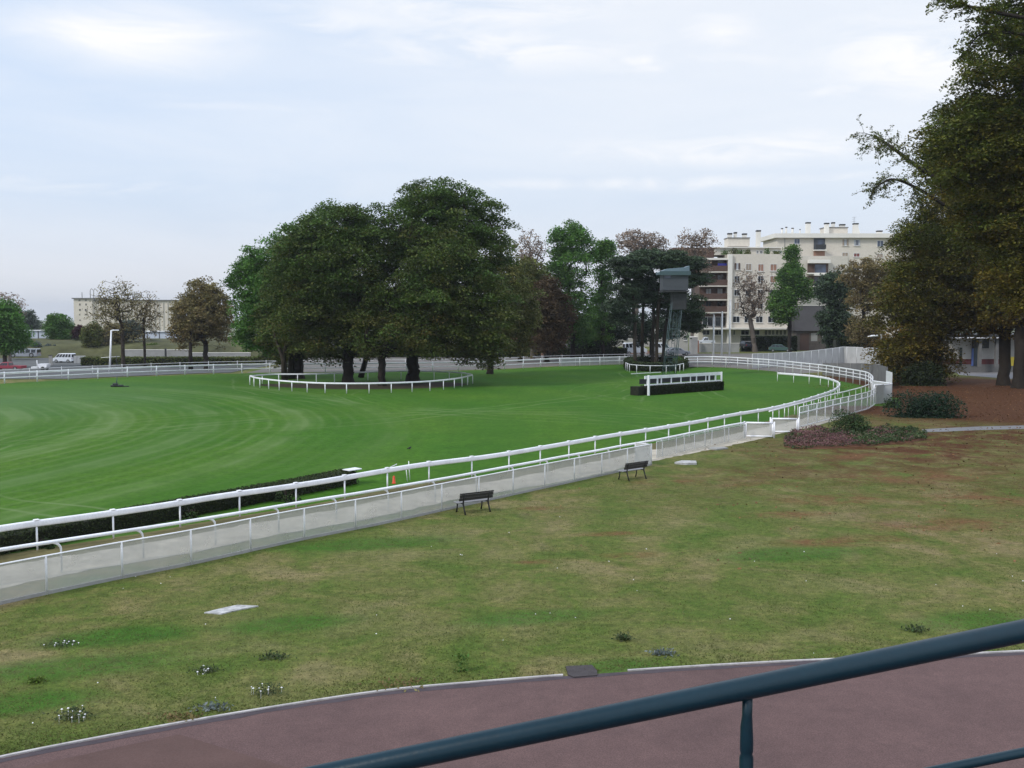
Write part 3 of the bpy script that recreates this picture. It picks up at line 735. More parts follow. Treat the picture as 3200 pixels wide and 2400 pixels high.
def skeleton(rg, base, targets, trunk_h, lean=(0, 0), seg=1.3, nseg=7):
    base = np.array(base, float)
    pos = [base + np.array([lean[0] * k_ / nseg + (rg.normal() * .06 if k_ else 0), lean[1] * k_ / nseg + (rg.normal() * .06 if k_ else 0), trunk_h * k_ / nseg]) for k_ in range(nseg + 1)]
    par = [-1] + list(range(nseg))
    ok0 = max(1, int(nseg * .62))
    top = pos[-1]
    order = np.argsort(np.linalg.norm((targets - top) * np.array([1, 1, .8]), axis=1))
    tip = []
    P = np.zeros((len(targets) * 12 + 50, 3)); n = len(pos); P[:n] = pos
    for ti in order:
        T = targets[ti]; Q = P[ok0:n]; dv = T - Q
        d = np.linalg.norm(dv, axis=1) + np.maximum(0, -dv[:, 2] - .3) * 1.3
        j = int(np.argmin(d)) + ok0
        a = P[j]; dist = np.linalg.norm(T - a); m_ = max(1, min(9, int(dist / seg + .5))); cur = j
        for k_ in range(1, m_ + 1):
            t = k_ / m_; p = a + (T - a) * t
            if k_ < m_: p = p + np.array([rg.normal() * .16, rg.normal() * .16, .12 * dist * math.sin(math.pi * t) * .55 + rg.normal() * .1]) * min(1, dist / 2)
            P[n] = p; par.append(cur); cur = n; n += 1
        tip.append(cur)
    return P[:n], np.array(par), np.array(tip), order
def skin_tree(name, P, par, trunk_r, tipr, m, parent, sides=5, minr=0., flare=1.35):
    n = len(P); cnt = np.zeros(n); ch = np.zeros(n, int)
    for i in range(n - 1, 0, -1):
        if ch[i] == 0: cnt[i] = max(cnt[i], 1)
        cnt[par[i]] += cnt[i]; ch[par[i]] += 1
    e = math.log(max(1.2, trunk_r / tipr)) / math.log(max(2, cnt[0]))
    rad = tipr * np.maximum(cnt, 1) ** e
    rad[0] *= flare
    I = np.array([i for i in range(1, n) if rad[i] >= minr]); A = P[par[I]]; B = P[I]; ra = np.minimum(rad[par[I]], rad[I] * 1.6); rb = rad[I]
    ra = np.where(par[I] == 0, rad[0], ra)
    t = B - A; t /= np.linalg.norm(t, axis=1, keepdims=True) + 1e-9
    ref = np.where(np.abs(t[:, 2:3]) < .9, np.array([[0, 0, 1.]]), np.array([[1., 0, 0]]))
    u = np.cross(t, ref); u /= np.linalg.norm(u, axis=1, keepdims=True) + 1e-9; w = np.cross(t, u)
    B = B + t * (rb * .25)[:, None]
    ang = np.arange(sides) * 2 * math.pi / sides
    ca, sa = np.cos(ang), np.sin(ang)
    ringA = A[:, None] + (u[:, None] * ca[None, :, None] + w[:, None] * sa[None, :, None]) * ra[:, None, None]
    ringB = B[:, None] + (u[:, None] * ca[None, :, None] + w[:, None] * sa[None, :, None]) * rb[:, None, None]
    q = np.stack([ringA, np.roll(ringA, -1, 1), np.roll(ringB, -1, 1), ringB], axis=2).reshape(-1, 4, 3)
    o = fast_mesh(name, q, len(q), m, parent)
    o.data.polygons.foreach_set('use_smooth', [True] * len(o.data.polygons))
    bm = bmesh.new(); bm.from_mesh(o.data); bmesh.ops.remove_doubles(bm, verts=bm.verts, dist=1e-4); bm.to_mesh(o.data); bm.free()
    return o
def tree(name, label, base, blobs, lm, bark, trunk_h, trunk_r=.4, n=260, per=55, leaf=.34, clump=(.95, .6), tint0=0., tint_low=0., seed=1, group=None,
         lean=(0, 0), tipr=.025, inner=.35, droop=.25, cat='tree', shell=.35, aspect=.62, trunks=None, sides=5, minr=0, upb=.4):
    rg = np.random.default_rng(seed)
    base = Vector(base); root = empty(name, base, label, cat, group)
    T, idx = sample_blobs(rg, blobs, n, shell)
    T = T + np.array([base.x, base.y, base.z])
    P, par, tip, order = skeleton(rg, base, T, trunk_h, lean)
    skin_tree('trunk', P, par, trunk_r, tipr, bark, root, sides, minr)
    if per > 0:
        src = P[tip]
        n_in = int(len(T) * inner)
        nodes = P[10:]
        extra = nodes[rg.choice(len(nodes), n_in)] if n_in and len(nodes) else np.zeros((0, 3))
        S = np.concatenate([src, extra]); cs = rg.uniform(.6, 1.35, len(S))
        cnt = np.maximum(3, (per * cs ** 2 * rg.uniform(.6, 1.2, len(S))).astype(int))
        rep = np.repeat(np.arange(len(S)), cnt)
        off = rnd_unit(rg, len(rep)) * (rg.uniform(0, 1, len(rep)) ** .45)[:, None]
        off[:, :2] *= (clump[0] * cs[rep])[:, None]; off[:, 2] *= clump[1] * cs[rep]
        off[:, 2] -= droop * (off[:, 0] ** 2 + off[:, 1] ** 2)
        C = S[rep] + off; C[:, 2] = np.maximum(C[:, 2], base.z + .25)
        V = leaf_quads(rg, C, leaf, upb, aspect, rnd_unit(rg, len(rep)) * .2)
        zmin, zmax = C[:, 2].min(), C[:, 2].max()
        hrel = (C[:, 2] - zmin) / max(1e-3, zmax - zmin)
        ct = rg.normal(size=len(S))[rep] * .17
        tint = np.clip(tint0 + tint_low * (1 - hrel) ** 1.3 + ct + rg.normal(size=len(rep)) * .08, 0, 1)
        shade = np.clip(.5 + rg.normal(size=len(rep)) * .13 + rg.normal(size=len(S))[rep] * .2, 0, 1.2)
        fast_mesh('crown', V, len(V), lm, root, {'tint': tint, 'shade': shade})
    return root
def bl(D, u0, u1, v0, v1, dep=1.0, basez=0., dy=0., bx=0.):
    """ellipsoid seen between u0..u1 and v0..v1 at distance D, relative to (bx, D, basez)"""
    x0, x1 = X(u0, D), X(u1, D); z1, z0 = Z(v0, D), Z(v1, D)
    return ((x0 + x1) / 2 - bx, dy, (z0 + z1) / 2 - basez, abs(x1 - x0) / 2, abs(x1 - x0) / 2 * dep, abs(z1 - z0) / 2)
def tree_px(name, label, u, D, boxes, lm, bark, trunk_v, z0=None, **kw):
    bx = X(u, D); z = terr1(bx, D) if z0 is None else z0
    blobs = [bl(D, *b_[:4], basez=z, bx=bx, dep=b_[4] if len(b_) > 4 else .9, dy=b_[5] if len(b_) > 5 else 0) for b_ in boxes]
    return tree(name, label, (bx, D, z), blobs, lm, bark, Z(trunk_v, D) - z, **kw)

def leaf_box_hedge(name, label, path, w, h, lm, per_m=160, leaf=.22, seed=1, core=True, cat='hedge', rough=.12):
    rg = np.random.default_rng(seed); root = empty(name, path[0], label, cat)
    if core: MB().sweep(path, rrect(w * .8, h * .9, 2) if False else [(-w * .4, .02), (w * .4, .02), (w * .38, h * .92), (-w * .38, h * .92)], False).build('stems', M['hedge_core'], root)
    PP = np.array([[p.x, p.y, p.z] for p in path]); sg = np.linalg.norm(np.diff(PP, axis=0), axis=1); tot = sg.sum()
    n = int(tot * per_m * (w + 2 * h)); t = rg.uniform(0, tot, n); cs = np.concatenate([[0], np.cumsum(sg)])
    j = np.clip(np.searchsorted(cs, t) - 1, 0, len(sg) - 1); fr = (t - cs[j]) / sg[j]
    C = PP[j] * (1 - fr)[:, None] + PP[j + 1] * fr[:, None]
    d = (PP[j + 1] - PP[j]) / sg[j][:, None]; nn_ = np.stack([d[:, 1], -d[:, 0], np.zeros(n)], 1)
    s = rg.uniform(0, 1, n); f = h / (w + 2 * h)
    off = np.where(s < f, -w / 2, np.where(s > 1 - f, w / 2, (s - f) / (1 - 2 * f) * w - w / 2))
    zz = np.where((s < f) | (s > 1 - f), rg.uniform(.05, 1, n) * h, h)
    C = C + nn_ * (off + rg.normal(size=n) * rough * .6)[:, None]; C[:, 2] += zz + rg.normal(size=n) * rough * .5
    V = leaf_quads(rg, C, leaf, .3, .6)
    fast_mesh('leaves', V, n, lm, root, {'tint': np.clip(rg.normal(size=n) * .3 + .2, 0, 1), 'shade': np.clip(.5 + rg.normal(size=n) * .25, 0, 1.2)})
    return root
def shrub(name, label, base, rx, ry, h, lm, n=2500, leaf=.2, seed=1, lumps=8, tint0=.2, cat='shrub', part='leaves', group=None):
    rg = np.random.default_rng(seed); root = empty(name, base, label, cat, group)
    B = []
    for i in range(lumps):
        a = rg.uniform(0, 2 * math.pi); q = rg.uniform(0, .6)
        B.append((math.cos(a) * rx * q, math.sin(a) * ry * q, h * rg.uniform(.02, .34), rx * rg.uniform(.35, .55), ry * rg.uniform(.35, .55), h * rg.uniform(.45, .66)))
    C, idx = sample_blobs(rg, B, n, .18); C = C + np.array(base); C[:, 2] = np.maximum(C[:, 2], base[2] + .03)
    V = leaf_quads(rg, C, leaf, .4, .6)
    fast_mesh(part, V, n, lm, root, {'tint': np.clip(tint0 + rg.normal(size=n) * .3, 0, 1), 'shade': np.clip(.5 + rg.normal(size=n) * .25, 0, 1.2)})
    mb = MB()
    for i in range(7):
        a = rg.uniform(0, 2 * math.pi); r_ = rg.uniform(.1, .6)
        mb.tube([Vector(base) + Vector((0, 0, -.02)), Vector(base) + Vector((math.cos(a) * rx * r_ * .5, math.sin(a) * ry * r_ * .5, h * .45)), Vector(base) + Vector((math.cos(a) * rx * r_, math.sin(a) * ry * r_, h * .75))], [.05, .035, .015], 5)
    mb.build('stems', M['bark_dark'], root)
    return root
# --- the clump of chestnuts in the middle of the course
CG = 'chestnuts in the railed clump on the turf'
tree_px('chestnut_tree', 'bright green chestnut at the left edge of the railed clump', 925, 125, [(722, 985, 735, 1110), (715, 880, 790, 960), (725, 900, 930, 1115), (850, 1010, 680, 950)], G_GREEN, M['bark_dark'], 1080,
        trunk_r=.6, n=620, per=80, leaf=.29, clump=(1.15, .55), tint0=.05, tint_low=.15, seed=11, group=CG, inner=.5)
tree_px('chestnut_tree', 'broad domed dark chestnut with browning skirt, left of centre in the railed clump', 1084, 111.5, [(860, 1250, 640, 1000), (940, 1180, 622, 850), (1080, 1270, 630, 900), (840, 1150, 830, 1115), (840, 1010, 735, 960), (980, 1260, 860, 1120)], G_DARK, M['bark_dark'], 1075,
        trunk_r=.62, n=760, per=140, leaf=.275, clump=(1.6, .5), upb=.6, tint0=.0, tint_low=.5, seed=12, group=CG, inner=.5)
tree_px('chestnut_tree', 'tallest chestnut of the railed clump, its high dome showing sky between the branches', 1288, 113, [(1205, 1560, 550, 820), (1240, 1450, 546, 700), (1390, 1602, 600, 900), (1180, 1440, 600, 1000), (1240, 1550, 850, 1105)], G_DARK, M['bark_dark'], 1060,
        trunk_r=.72, n=560, per=132, leaf=.275, clump=(1.5, .48), upb=.6, tint0=.0, tint_low=.4, seed=13, group=CG, inner=.4)
tree_px('chestnut_tree', 'lower rounded olive chestnut at the front right of the railed clump', 1191, 107.5, [(1240, 1530, 740, 1060), (1300, 1500, 715, 900), (1180, 1480, 940, 1112), (1420, 1610, 830, 1120), (1110, 1300, 880, 1110), (1430, 1580, 1020, 1150)], G_DARK, M['bark_dark'], 1110,
        trunk_r=.42, n=600, per=132, leaf=.27, clump=(1.55, .5), upb=.6, tint0=.12, tint_low=.4, seed=14, group=CG, inner=.5)
tree_px('chestnut_tree', 'dark chestnut with two trunks at the back of the railed clump', 930, 119, [(820, 1060, 760, 1130), (880, 1050, 700, 900), (790, 960, 900, 1140)], G_DARK, M['bark_dark'], 1090,
        trunk_r=.6, n=420, per=56, leaf=.34, clump=(1.2, .55), tint0=.05, tint_low=.4, seed=15, group=CG, inner=.5)
tree_px('chestnut_tree', 'airy olive chestnut on the right shoulder of the railed clump', 1530, 128, [(1480, 1690, 790, 1110), (1500, 1640, 740, 950), (1560, 1680, 900, 1110)], G_MID, M['bark_dark'], 1060,
        trunk_r=.4, n=330, per=48, leaf=.34, clump=(1.1, .6), tint0=.25, tint_low=.4, seed=16, group=CG, inner=.4)
# slender leaning young tree in front and extra stems
p0 = G(890, 1189)
root = empty('young_tree', p0, 'thin leaning young stem at the left end of the railed clump', 'tree', CG)
MB().tube([p0, p0 + Vector((-.1, 0, 2.5)), p0 + Vector((-.9, 0, 4.6)), p0 + Vector((-1.5, 0, 7.0))], [.42, .30, .13, .05], 8).build('trunk', M['bark'], root)
MB().tube([p0 + Vector((-.1, 0, 2.4)), p0 + Vector((.3, .1, 5)), p0 + Vector((.5, .3, 7.5))], [.28, .16, .06], 7).build('branch', M['bark'], root)
for lab, u, D, r0, tx in (('short dark trunk just left of the twin trunked chestnut', 905, 118.5, .36, .3), ('slanting trunk seen behind the centre of the railed clump', 1125, 121, .30, 1.6)):
    p0 = Vector((X(u, D), D, 0)); root = empty('chestnut_tree', p0, lab, 'tree', CG)
    MB().tube([p0, p0 + Vector((tx * .4, 0, 2.2)), p0 + Vector((tx, 0, 5.5))], [r0 * 1.25, r0, r0 * .7], 8).build('trunk', M['bark_dark'], root)
# the white rail round the clump
front = [(781, 1203), (810, 1211), (880, 1220), (960, 1226), (1040, 1229), (1170, 1229), (1290, 1225), (1360, 1220), (1430, 1211), (1477, 1199)]
back = [(1477, 1199), (1440, 1191), (1360, 1187), (1265, 1185), (1170, 1188), (1080, 1192), (950, 1196), (850, 1197), (781, 1203)]
cf = smooth_path([G(u, v) for u, v in front], .5); cb = smooth_path([G(u, v) for u, v in back], .5)
root = empty('clump_rail', cf[0], 'single white rail on short posts ringing the chestnut clump', 'rail')
for pth in (cf, cb):
    MB().sweep([up(p, .98) for p in pth], rrect(.07, .16, 2)).build('top_rail', M['white'], root)
    for p in resample(pth, 2.15)[:-1]: MB().tube([up(p, -.02), up(p, .95)], .05, 6).build('post', M['white'], root)
sheet('bare_earth', [Vector((p.x * .97 - .5, 109 + (p.y - 109) * .55, 0)) for p in cf + cb], surf('dark_shaded_soil', (.045, .036, .022), .4, .8), .010)  # dark brown holds both the soil and the shade under the clump

# --- background trees to the left
tree_px('green_tree', 'leafy green tree cut by the left edge of the photo', 10, 168, [(-70, 75, 950, 1110), (-60, 50, 925, 1040), (0, 88, 1010, 1110)], G_GREEN, M['bark'], 1090, trunk_r=.35, n=260, per=55, leaf=.4, clump=(1.2, .7), seed=21, inner=.5)
tree_px('bare_tree', 'thinning brown tree top rising behind the leafy tree at the left edge', 25, 190, [(-60, 75, 905, 1000), (-20, 78, 930, 1010)], G_DRYGREY, M['bark_grey'], 1020, trunk_r=.3, n=220, per=9, leaf=.36, clump=(.8, .5), tint0=.5, seed=22, inner=.1)
tree_px('round_tree', 'hazy grey green rounded tree far beyond the left car park', 78, 300, [(30, 118, 965, 1050), (10, 80, 985, 1060)], G_FAR, M['bark'], 1040, z0=-2, trunk_r=.4, n=240, per=50, leaf=.6, clump=(1.5, 1.0), seed=23, inner=.5)
tree_px('green_tree', 'small bushy green tree beside the white sheds on the bank', 178, 232, [(135, 226, 995, 1062), (150, 215, 978, 1030), (160, 226, 1020, 1080)], G_GREEN, M['bark'], 1065, z0=1.6, trunk_r=.25, n=230, per=50, leaf=.45, clump=(1.1, .7), seed=24, inner=.5, tint0=.2)
tree_px('purple_bush', 'purple leaved bush on the bank below the grain building', 247, 226, [(228, 264, 1020, 1062), (236, 262, 1030, 1070)], G_PURPLE, M['bark'], 1062, z0=1.6, trunk_r=.12, n=90, per=40, leaf=.4, clump=(.8, .6), seed=25, cat='bush', inner=.5)
for i, (u, bx_, lab) in enumerate([(285, [(262, 316, 1005, 1100)], 'olive bush on the bank left of the tall bare tree'), (335, [(300, 390, 1010, 1110)], 'wide olive bush behind the trunk of the tall bare tree'),
                                  (415, [(370, 440, 1000, 1060)], 'grey green rounded bush between the two bare trees'), (245, [(215, 275, 1058, 1112)], 'dark low bush on the bank below the purple bush'),
                                  (735, [(705, 765, 1060, 1120)], 'small fresh green bush right of the russet tree')]):
    D = 212 + 3 * i
    tree_px('bush', lab, u, D, bx_, [G_MID, G_BROWN, G_FAR, G_HEDGE, G_GREEN][i], M['bark'], bx_[0][3] - 14, z0=Z(bx_[0][3] + 4, D), trunk_r=.12, n=120, per=42, leaf=.42, clump=(1.0, .7), tint0=.3, seed=30 + i, cat='bush', inner=.5)
tree_px('bare_tree', 'tall nearly leafless tree with a wide crown behind the white lamp post', 380, 165, [(290, 440, 868, 1000), (310, 460, 880, 1040), (270, 380, 920, 1075), (400, 470, 1040, 1060)], G_SPARSE, M['bark'], 1010, trunk_r=.33, n=420, per=9, leaf=.30, clump=(.8, .6), tint0=.3, seed=41, inner=.1, tipr=.03, shell=.5)
tree_px('bare_tree', 'slim nearly leafless tree right of the tall bare one', 448, 172, [(408, 500, 900, 1030), (420, 512, 930, 1060)], G_SPARSE, M['bark_dark'], 1000, trunk_r=.24, n=300, per=7, leaf=.28, clump=(.7, .5), tint0=.5, seed=42, inner=.1, tipr=.03, shell=.5)
tree_px('russet_tree', 'dense olive brown rounded tree standing alone left of the chestnut clump', 640, 163, [(540, 725, 890, 1080), (575, 690, 864, 980), (530, 620, 960, 1090), (650, 730, 920, 1090)], G_BROWN, M['bark_dark'], 1070, trunk_r=.42, n=560, per=42, leaf=.36, clump=(1.1, .6), tint0=.25, tint_low=.3, seed=43, inner=.4)
p0 = Vector((X(592, 161), 161, -1.4)); root = empty('russet_tree', p0, 'second dark trunk under the left side of the olive brown tree', 'tree')
MB().tube([p0, up(p0, 3), p0 + Vector((.2, 0, 8))], [.4, .3, .2], 8).build('trunk', M['bark_dark'], root)

for i, (u, v, w, h, lm, lab) in enumerate([(105, 1088, 26, 26, G_SILV, 'pale grey scrub on the bank below the bluish shed'), (150, 1092, 24, 22, G_SILV, 'pale grey green scrub left of the dark low bush'), (305, 1108, 34, 34, G_HEDGE, 'dark green scrub at the foot of the bank behind the lamp post'),
                                           (200, 1100, 22, 16, G_MID, 'brown green scrub between the grey scrub and the dark bushes'), (470, 1084, 40, 16, G_LIME, 'yellow green growth above the grey retaining wall'), (555, 1086, 34, 15, G_LIME, 'yellow green growth right of the dark post in the wall')]):
    D = 209 + i; shrub('scrub', lab, (X(u, D), D, Z(v, D) - .1), w * D / F, w * D / F * .5, h * D / F, lm, 900, .34, 230 + i, 7, group='scrub on the bank', cat='bush')
# --- trees behind the course, right of the clump
tree_px('bare_tree', 'bare topped tree beside the right shoulder of the chestnut clump', 1665, 168, [(1600, 1710, 718, 850), (1595, 1700, 780, 900)], G_DRYGREY, M['bark_grey'], 900, trunk_r=.35, n=330, per=9, leaf=.32, clump=(.75, .5), tint0=.4, seed=51, inner=.1, tipr=.03)
tree_px('olive_tree', 'olive green tree below the bare top, right of the chestnut clump', 1625, 160, [(1580, 1720, 800, 1010), (1600, 1700, 880, 1100)], G_MID, M['bark_dark'], 1050, trunk_r=.4, n=380, per=46, leaf=.4, clump=(1.2, .7), tint0=.35, tint_low=.3, seed=52, inner=.4)
tree_px('russet_tree', 'dark rusty tree below the bright green crowns', 1710, 156, [(1640, 1790, 890, 1100), (1660, 1760, 860, 1000)], G_RUST, M['bark_dark'], 1060, trunk_r=.38, n=380, per=46, leaf=.38, clump=(1.2, .7), tint0=.2, seed=53, inner=.4)
tree_px('green_tree', 'tallest bright green tree behind the rusty one', 1790, 166, [(1712, 1855, 700, 900), (1725, 1830, 690, 800), (1690, 1790, 800, 940), (1740, 1860, 860, 1080)], G_GREEN, M['bark_dark'], 960, trunk_r=.4, n=250, per=88, leaf=.36, clump=(1.45, .75), tint0=.05, tint_low=.25, seed=54, inner=.4)
tree_px('green_tree', 'narrower bright green tree left of the layered pines', 1885, 172, [(1850, 1925, 745, 950), (1860, 1915, 732, 830), (1830, 1910, 900, 1080)], G_GREEN, M['bark_dark'], 960, trunk_r=.35, n=150, per=84, leaf=.36, clump=(1.35, .75), tint0=.1, tint_low=.2, seed=55, inner=.4)
tree_px('dark_tree', 'dark bushy tree filling the gap between the green trees and the pines', 1870, 178, [(1800, 1950, 960, 1100), (1770, 1880, 990, 1100)], G_HEDGE, M['bark_dark'], 1070, trunk_r=.35, n=260, per=46, leaf=.42, clump=(1.2, .7), seed=56, inner=.5)
tree_px('bare_tree', 'wide bare brown crown rising behind the layered pines', 1990, 190, [(1925, 2020, 712, 800), (1990, 2085, 722, 810)], G_DRYGREY, M['bark_grey'], 860, trunk_r=.35, n=420, per=10, leaf=.36, clump=(.8, .45), tint0=.35, seed=57, inner=.1, tipr=.03)
tree_px('bare_tree', 'bare brown crown left of the cream flats, behind the watch tower', 2165, 193, [(2105, 2190, 715, 830), (2150, 2245, 712, 800), (2120, 2220, 780, 880)], G_DRYGREY, M['bark_grey'], 860, trunk_r=.35, n=420, per=9, leaf=.36, clump=(.8, .45), tint0=.5, seed=58, inner=.1, tipr=.03)
PG = 'pines in the hedged island by the watch tower'
pine = [(1988, 147, -.5, [(1900, 2040, 790, 870, .9), (1915, 2010, 870, 930, .9), (1880, 1990, 930, 985, .9), (1900, 1985, 975, 1015, .9)], 'leaning pine, leftmost in the hedged island'),
        (2040, 150, .2, [(1960, 2110, 775, 840, .9), (1985, 2080, 840, 930, .9), (1930, 2060, 900, 960, .9), (2040, 2110, 890, 985, .9)], 'tall pine left of centre in the hedged island'),
        (2053, 148, .3, [(2030, 2160, 782, 850, .9), (2070, 2180, 850, 900, .9), (2080, 2190, 905, 985, .9)], 'pine with the straightest trunk in the hedged island'),
        (2070, 151, 1.2, [(2100, 2200, 800, 850, .9), (2110, 2215, 850, 890, .9), (2090, 2190, 960, 1010, .9), (2140, 2200, 985, 1040, .9)], 'pine spreading to the right in the hedged island')]
for i, (u, D, ln_, bx_, lab) in enumerate(pine):
    tree_px('pine_tree', lab, u, D, bx_, G_PINE, M['bark'], 900, trunk_r=.27, n=300, per=58, leaf=.42, clump=(1.15, .32), seed=61 + i, group=PG, lean=(ln_, 0), inner=.3, aspect=.4, droop=.05, tint0=.1)
for u in (2008,):
    p0 = Vector((X(u, 152), 152, 0)); root = empty('pine_tree', p0, 'bare straight trunk between the pines of the hedged island', 'tree', PG)
    MB().tube([p0, up(p0, 6), p0 + Vector((.2, 0, 12))], [.28, .24, .16], 8).build('trunk', M['bark'], root)
tree_px('dark_tree', 'loose dark tree seen between the pine trunks', 2035, 176, [(1960, 2110, 975, 1070), (1930, 2030, 1000, 1075), (2050, 2150, 985, 1060)], G_PINE, M['bark_dark'], 1050, trunk_r=.25, n=150, per=46, leaf=.4, clump=(1.1, .6), seed=66, inner=.3)
leaf_box_hedge('hedge', 'dark hedge below the rusty and green trees, left of the pine island', [Vector((X(u, 177), 177, 0)) for u in (1700, 1760, 1830, 1900, 1960)], 1.6, 1.5, G_HEDGE, 60, .3, 67)
# hedge round the pine island
isl = smooth_path([G(1962, 1150), G(1975, 1158), G(2030, 1161), G(2095, 1160), G(2128, 1154), G(2138, 1146), G(2120, 1139), G(2040, 1137), G(1975, 1141), G(1962, 1150)], .5)
leaf_box_hedge('island_hedge', 'low clipped dark hedge ringing the pine island', isl, .9, 1.15, G_HEDGE, 130, .24, 71)
fi = smooth_path([G(1955, 1157), G(1972, 1164), G(2030, 1168), G(2100, 1167), G(2136, 1160)], .5)
root = empty('island_rail', fi[0], 'thin white rail in front of the pine island hedge', 'rail')
MB().tube([up(p, 1.05) for p in fi], .05, 6).build('top_rail', M['white'], root)
for p in resample(fi, 2.2): MB().tube([p, up(p, 1.05)], .05, 6).build('post', M['white'], root)
shrub('bush', 'fresh green bush right of the watch tower foot', (X(2122, 140), 140, 0), 1.5, 1.2, 2.0, G_GREEN, 1500, .28, 72, cat='bush')

# --- trees in front of the flats
tree_px('bare_tree', 'leafless brown tree with a leaning trunk in front of the cream flats', 2362, 198, [(2285, 2400, 835, 940), (2300, 2420, 880, 1000), (2290, 2360, 930, 1005), (2380, 2425, 850, 960)], G_DRYGREY, M['bark_grey'], 1000, trunk_r=.5, n=520, per=7, leaf=.3, clump=(.7, .6), tint0=.7, seed=81, inner=.1, tipr=.03, lean=(-1.0, 0), shell=.55)
tree_px('green_tree', 'green conical tree with a narrow top in front of the cream flats', 2470, 196, [(2405, 2495, 900, 1010), (2425, 2510, 820, 930), (2445, 2495, 765, 860), (2400, 2470, 900, 1010), (2470, 2540, 860, 940)], G_GREEN, M['bark_dark'], 960, trunk_r=.4, n=460, per=44, leaf=.38, clump=(1.0, .7), tint0=.15, tint_low=.2, seed=82, inner=.4)
tree_px('dark_tree', 'dark evergreen beside the slate roofed lodge', 2600, 188, [(2560, 2660, 850, 1080), (2545, 2640, 850, 940), (2580, 2690, 980, 1100)], G_PINE, M['bark_dark'], 1060, trunk_r=.4, n=480, per=52, leaf=.42, clump=(1.2, .7), seed=83, inner=.5)
tree_px('russet_tree', 'spreading brown tree between the dark evergreen and the large chestnut', 2715, 172, [(2620, 2780, 800, 900), (2640, 2800, 860, 980), (2640, 2770, 980, 1080), (2740, 2830, 800, 1000)], G_BROWN, M['bark_dark'], 960, trunk_r=.4, n=520, per=40, leaf=.36, clump=(1.1, .6), tint0=.5, seed=84, inner=.3, lean=(-1, 0))
leaf_box_hedge('hedge', 'tall dark hedge behind the screen fence under the brown tree', [Vector((X(u, 178), 178, 0)) for u in (2610, 2680, 2760, 2860)], 2.2, 3.2, G_HEDGE, 60, .34, 85)

# --- the large chestnuts on the right
RG = 'large chestnuts on the right'
tree_px('chestnut_tree', 'huge chestnut on the right whose browning skirt sweeps down to the grass', 2930, 112, [(2860, 3180, 400, 820), (2745, 3060, 690, 1080), (2722, 2960, 900, 1165), (2775, 2990, 630, 880), (2870, 3220, 290, 620), (2860, 3160, 700, 1050), (2770, 2990, 1030, 1190)], G_YEL, M['bark_dark'], 1040,
        trunk_r=.8, n=1300, per=155, leaf=.262, clump=(1.75, .5), tint0=.06, tint_low=.55, upb=.7, seed=91, group=RG, inner=.5, droop=.32)
tree_px('chestnut_tree', 'greener chestnut crown rising highest at the right edge, its lowest boughs hanging over the lawn', 3330, 74, [(2960, 3500, 40, 620), (2860, 3250, 270, 640), (3060, 3500, -200, 300), (2980, 3400, 500, 800), (3060, 3420, 700, 990)], G_YEL, M['bark_dark'], 900,
        trunk_r=.8, n=1250, per=130, leaf=.235, clump=(1.5, .42), tint0=.0, tint_low=.5, upb=.7, seed=92, group=RG, inner=.45, droop=.32)
tree_px('chestnut_tree', 'chestnut whose dark straight trunk stands beside the white building', 3145, 108, [(2990, 3330, 640, 1010), (2990, 3300, 820, 1055)], G_YEL, M['bark_dark'], 1000,
        trunk_r=.62, n=560, per=56, leaf=.32, clump=(1.3, .5), tint0=.25, tint_low=.4, seed=93, group=RG, inner=.5, droop=.3)
tree_px('chestnut_tree', 'chestnut whose thick dark trunk is cut by the right edge of the photo', 3193, 104, [(3060, 3420, 600, 1000), (3100, 3460, 820, 1040)], G_YEL, M['bark_dark'], 1000,
        trunk_r=.62, n=420, per=56, leaf=.32, clump=(1.3, .5), tint0=.25, tint_low=.4, seed=94, group=RG, inner=.5, droop=.3)
# boughs reaching out over the sky
def bough(label, pts, m_leaf, seed, r0=.16, n=60, per=9, spread=1.5, leaf=.26):
    rg = np.random.default_rng(seed); base = Vector(pts[0])
    root = empty('chestnut_bough', base, label, 'branch', 'chestnut boughs against the sky')
    PP = np.array([list(p) for p in resample(smooth_path(pts, .5), .5)]); mm = len(PP)
    pos = list(PP); par = [-1] + list(range(mm - 1)); tips = []
    for i in range(n):
        k_ = int(mm * (.25 + .75 * rg.uniform() ** .8)); k_ = min(k_, mm - 1)
        d = PP[min(k_ + 1, mm - 1)] - PP[max(k_ - 1, 0)]; d /= np.linalg.norm(d)
        s = d * .8 + rnd_unit(rg, 1)[0] * .9; s[2] -= .15; s /= np.linalg.norm(s); cur = k_
        ll = spread * rg.uniform(.5, 1.2)
        for q in range(1, 5):
            p = PP[k_] + s * ll * q / 4 + np.array([0, 0, -.12 * ll * (q / 4) ** 2]) + rg.normal(size=3) * .05
            pos.append(p); par.append(cur); cur = len(pos) - 1
            if q > 1: tips.append(cur)
    P = np.array(pos); par = np.array(par)
    skin_tree('limb', P, par, r0, .014, M['bark_dark'], root, 5, 0, 1.0)
    S = P[tips]; rep = np.repeat(np.arange(len(S)), per); off = rnd_unit(rg, len(rep)) * rg.uniform(0, 1, (len(rep), 1)) ** .5 * np.array([[.42, .42, .2]])
    C = S[rep] + off; V = leaf_quads(rg, C, leaf, .5, .5)
    fast_mesh('leaves', V, len(V), m_leaf, root, {'tint': np.clip(.1 + rg.normal(size=len(V)) * .2, 0, 1), 'shade': np.clip(.5 + rg.normal(size=len(V)) * .2, 0, 1.2)})
bough('sparse bough reaching left across the sky from the middle of the huge chestnut', [W(2960, 570, 106), W(2880, 530, 105), W(2800, 470, 96), W(2740, 430, 103), W(2700, 415, 103)], G_YEL, 95, .2, 70, 8, 2.0)
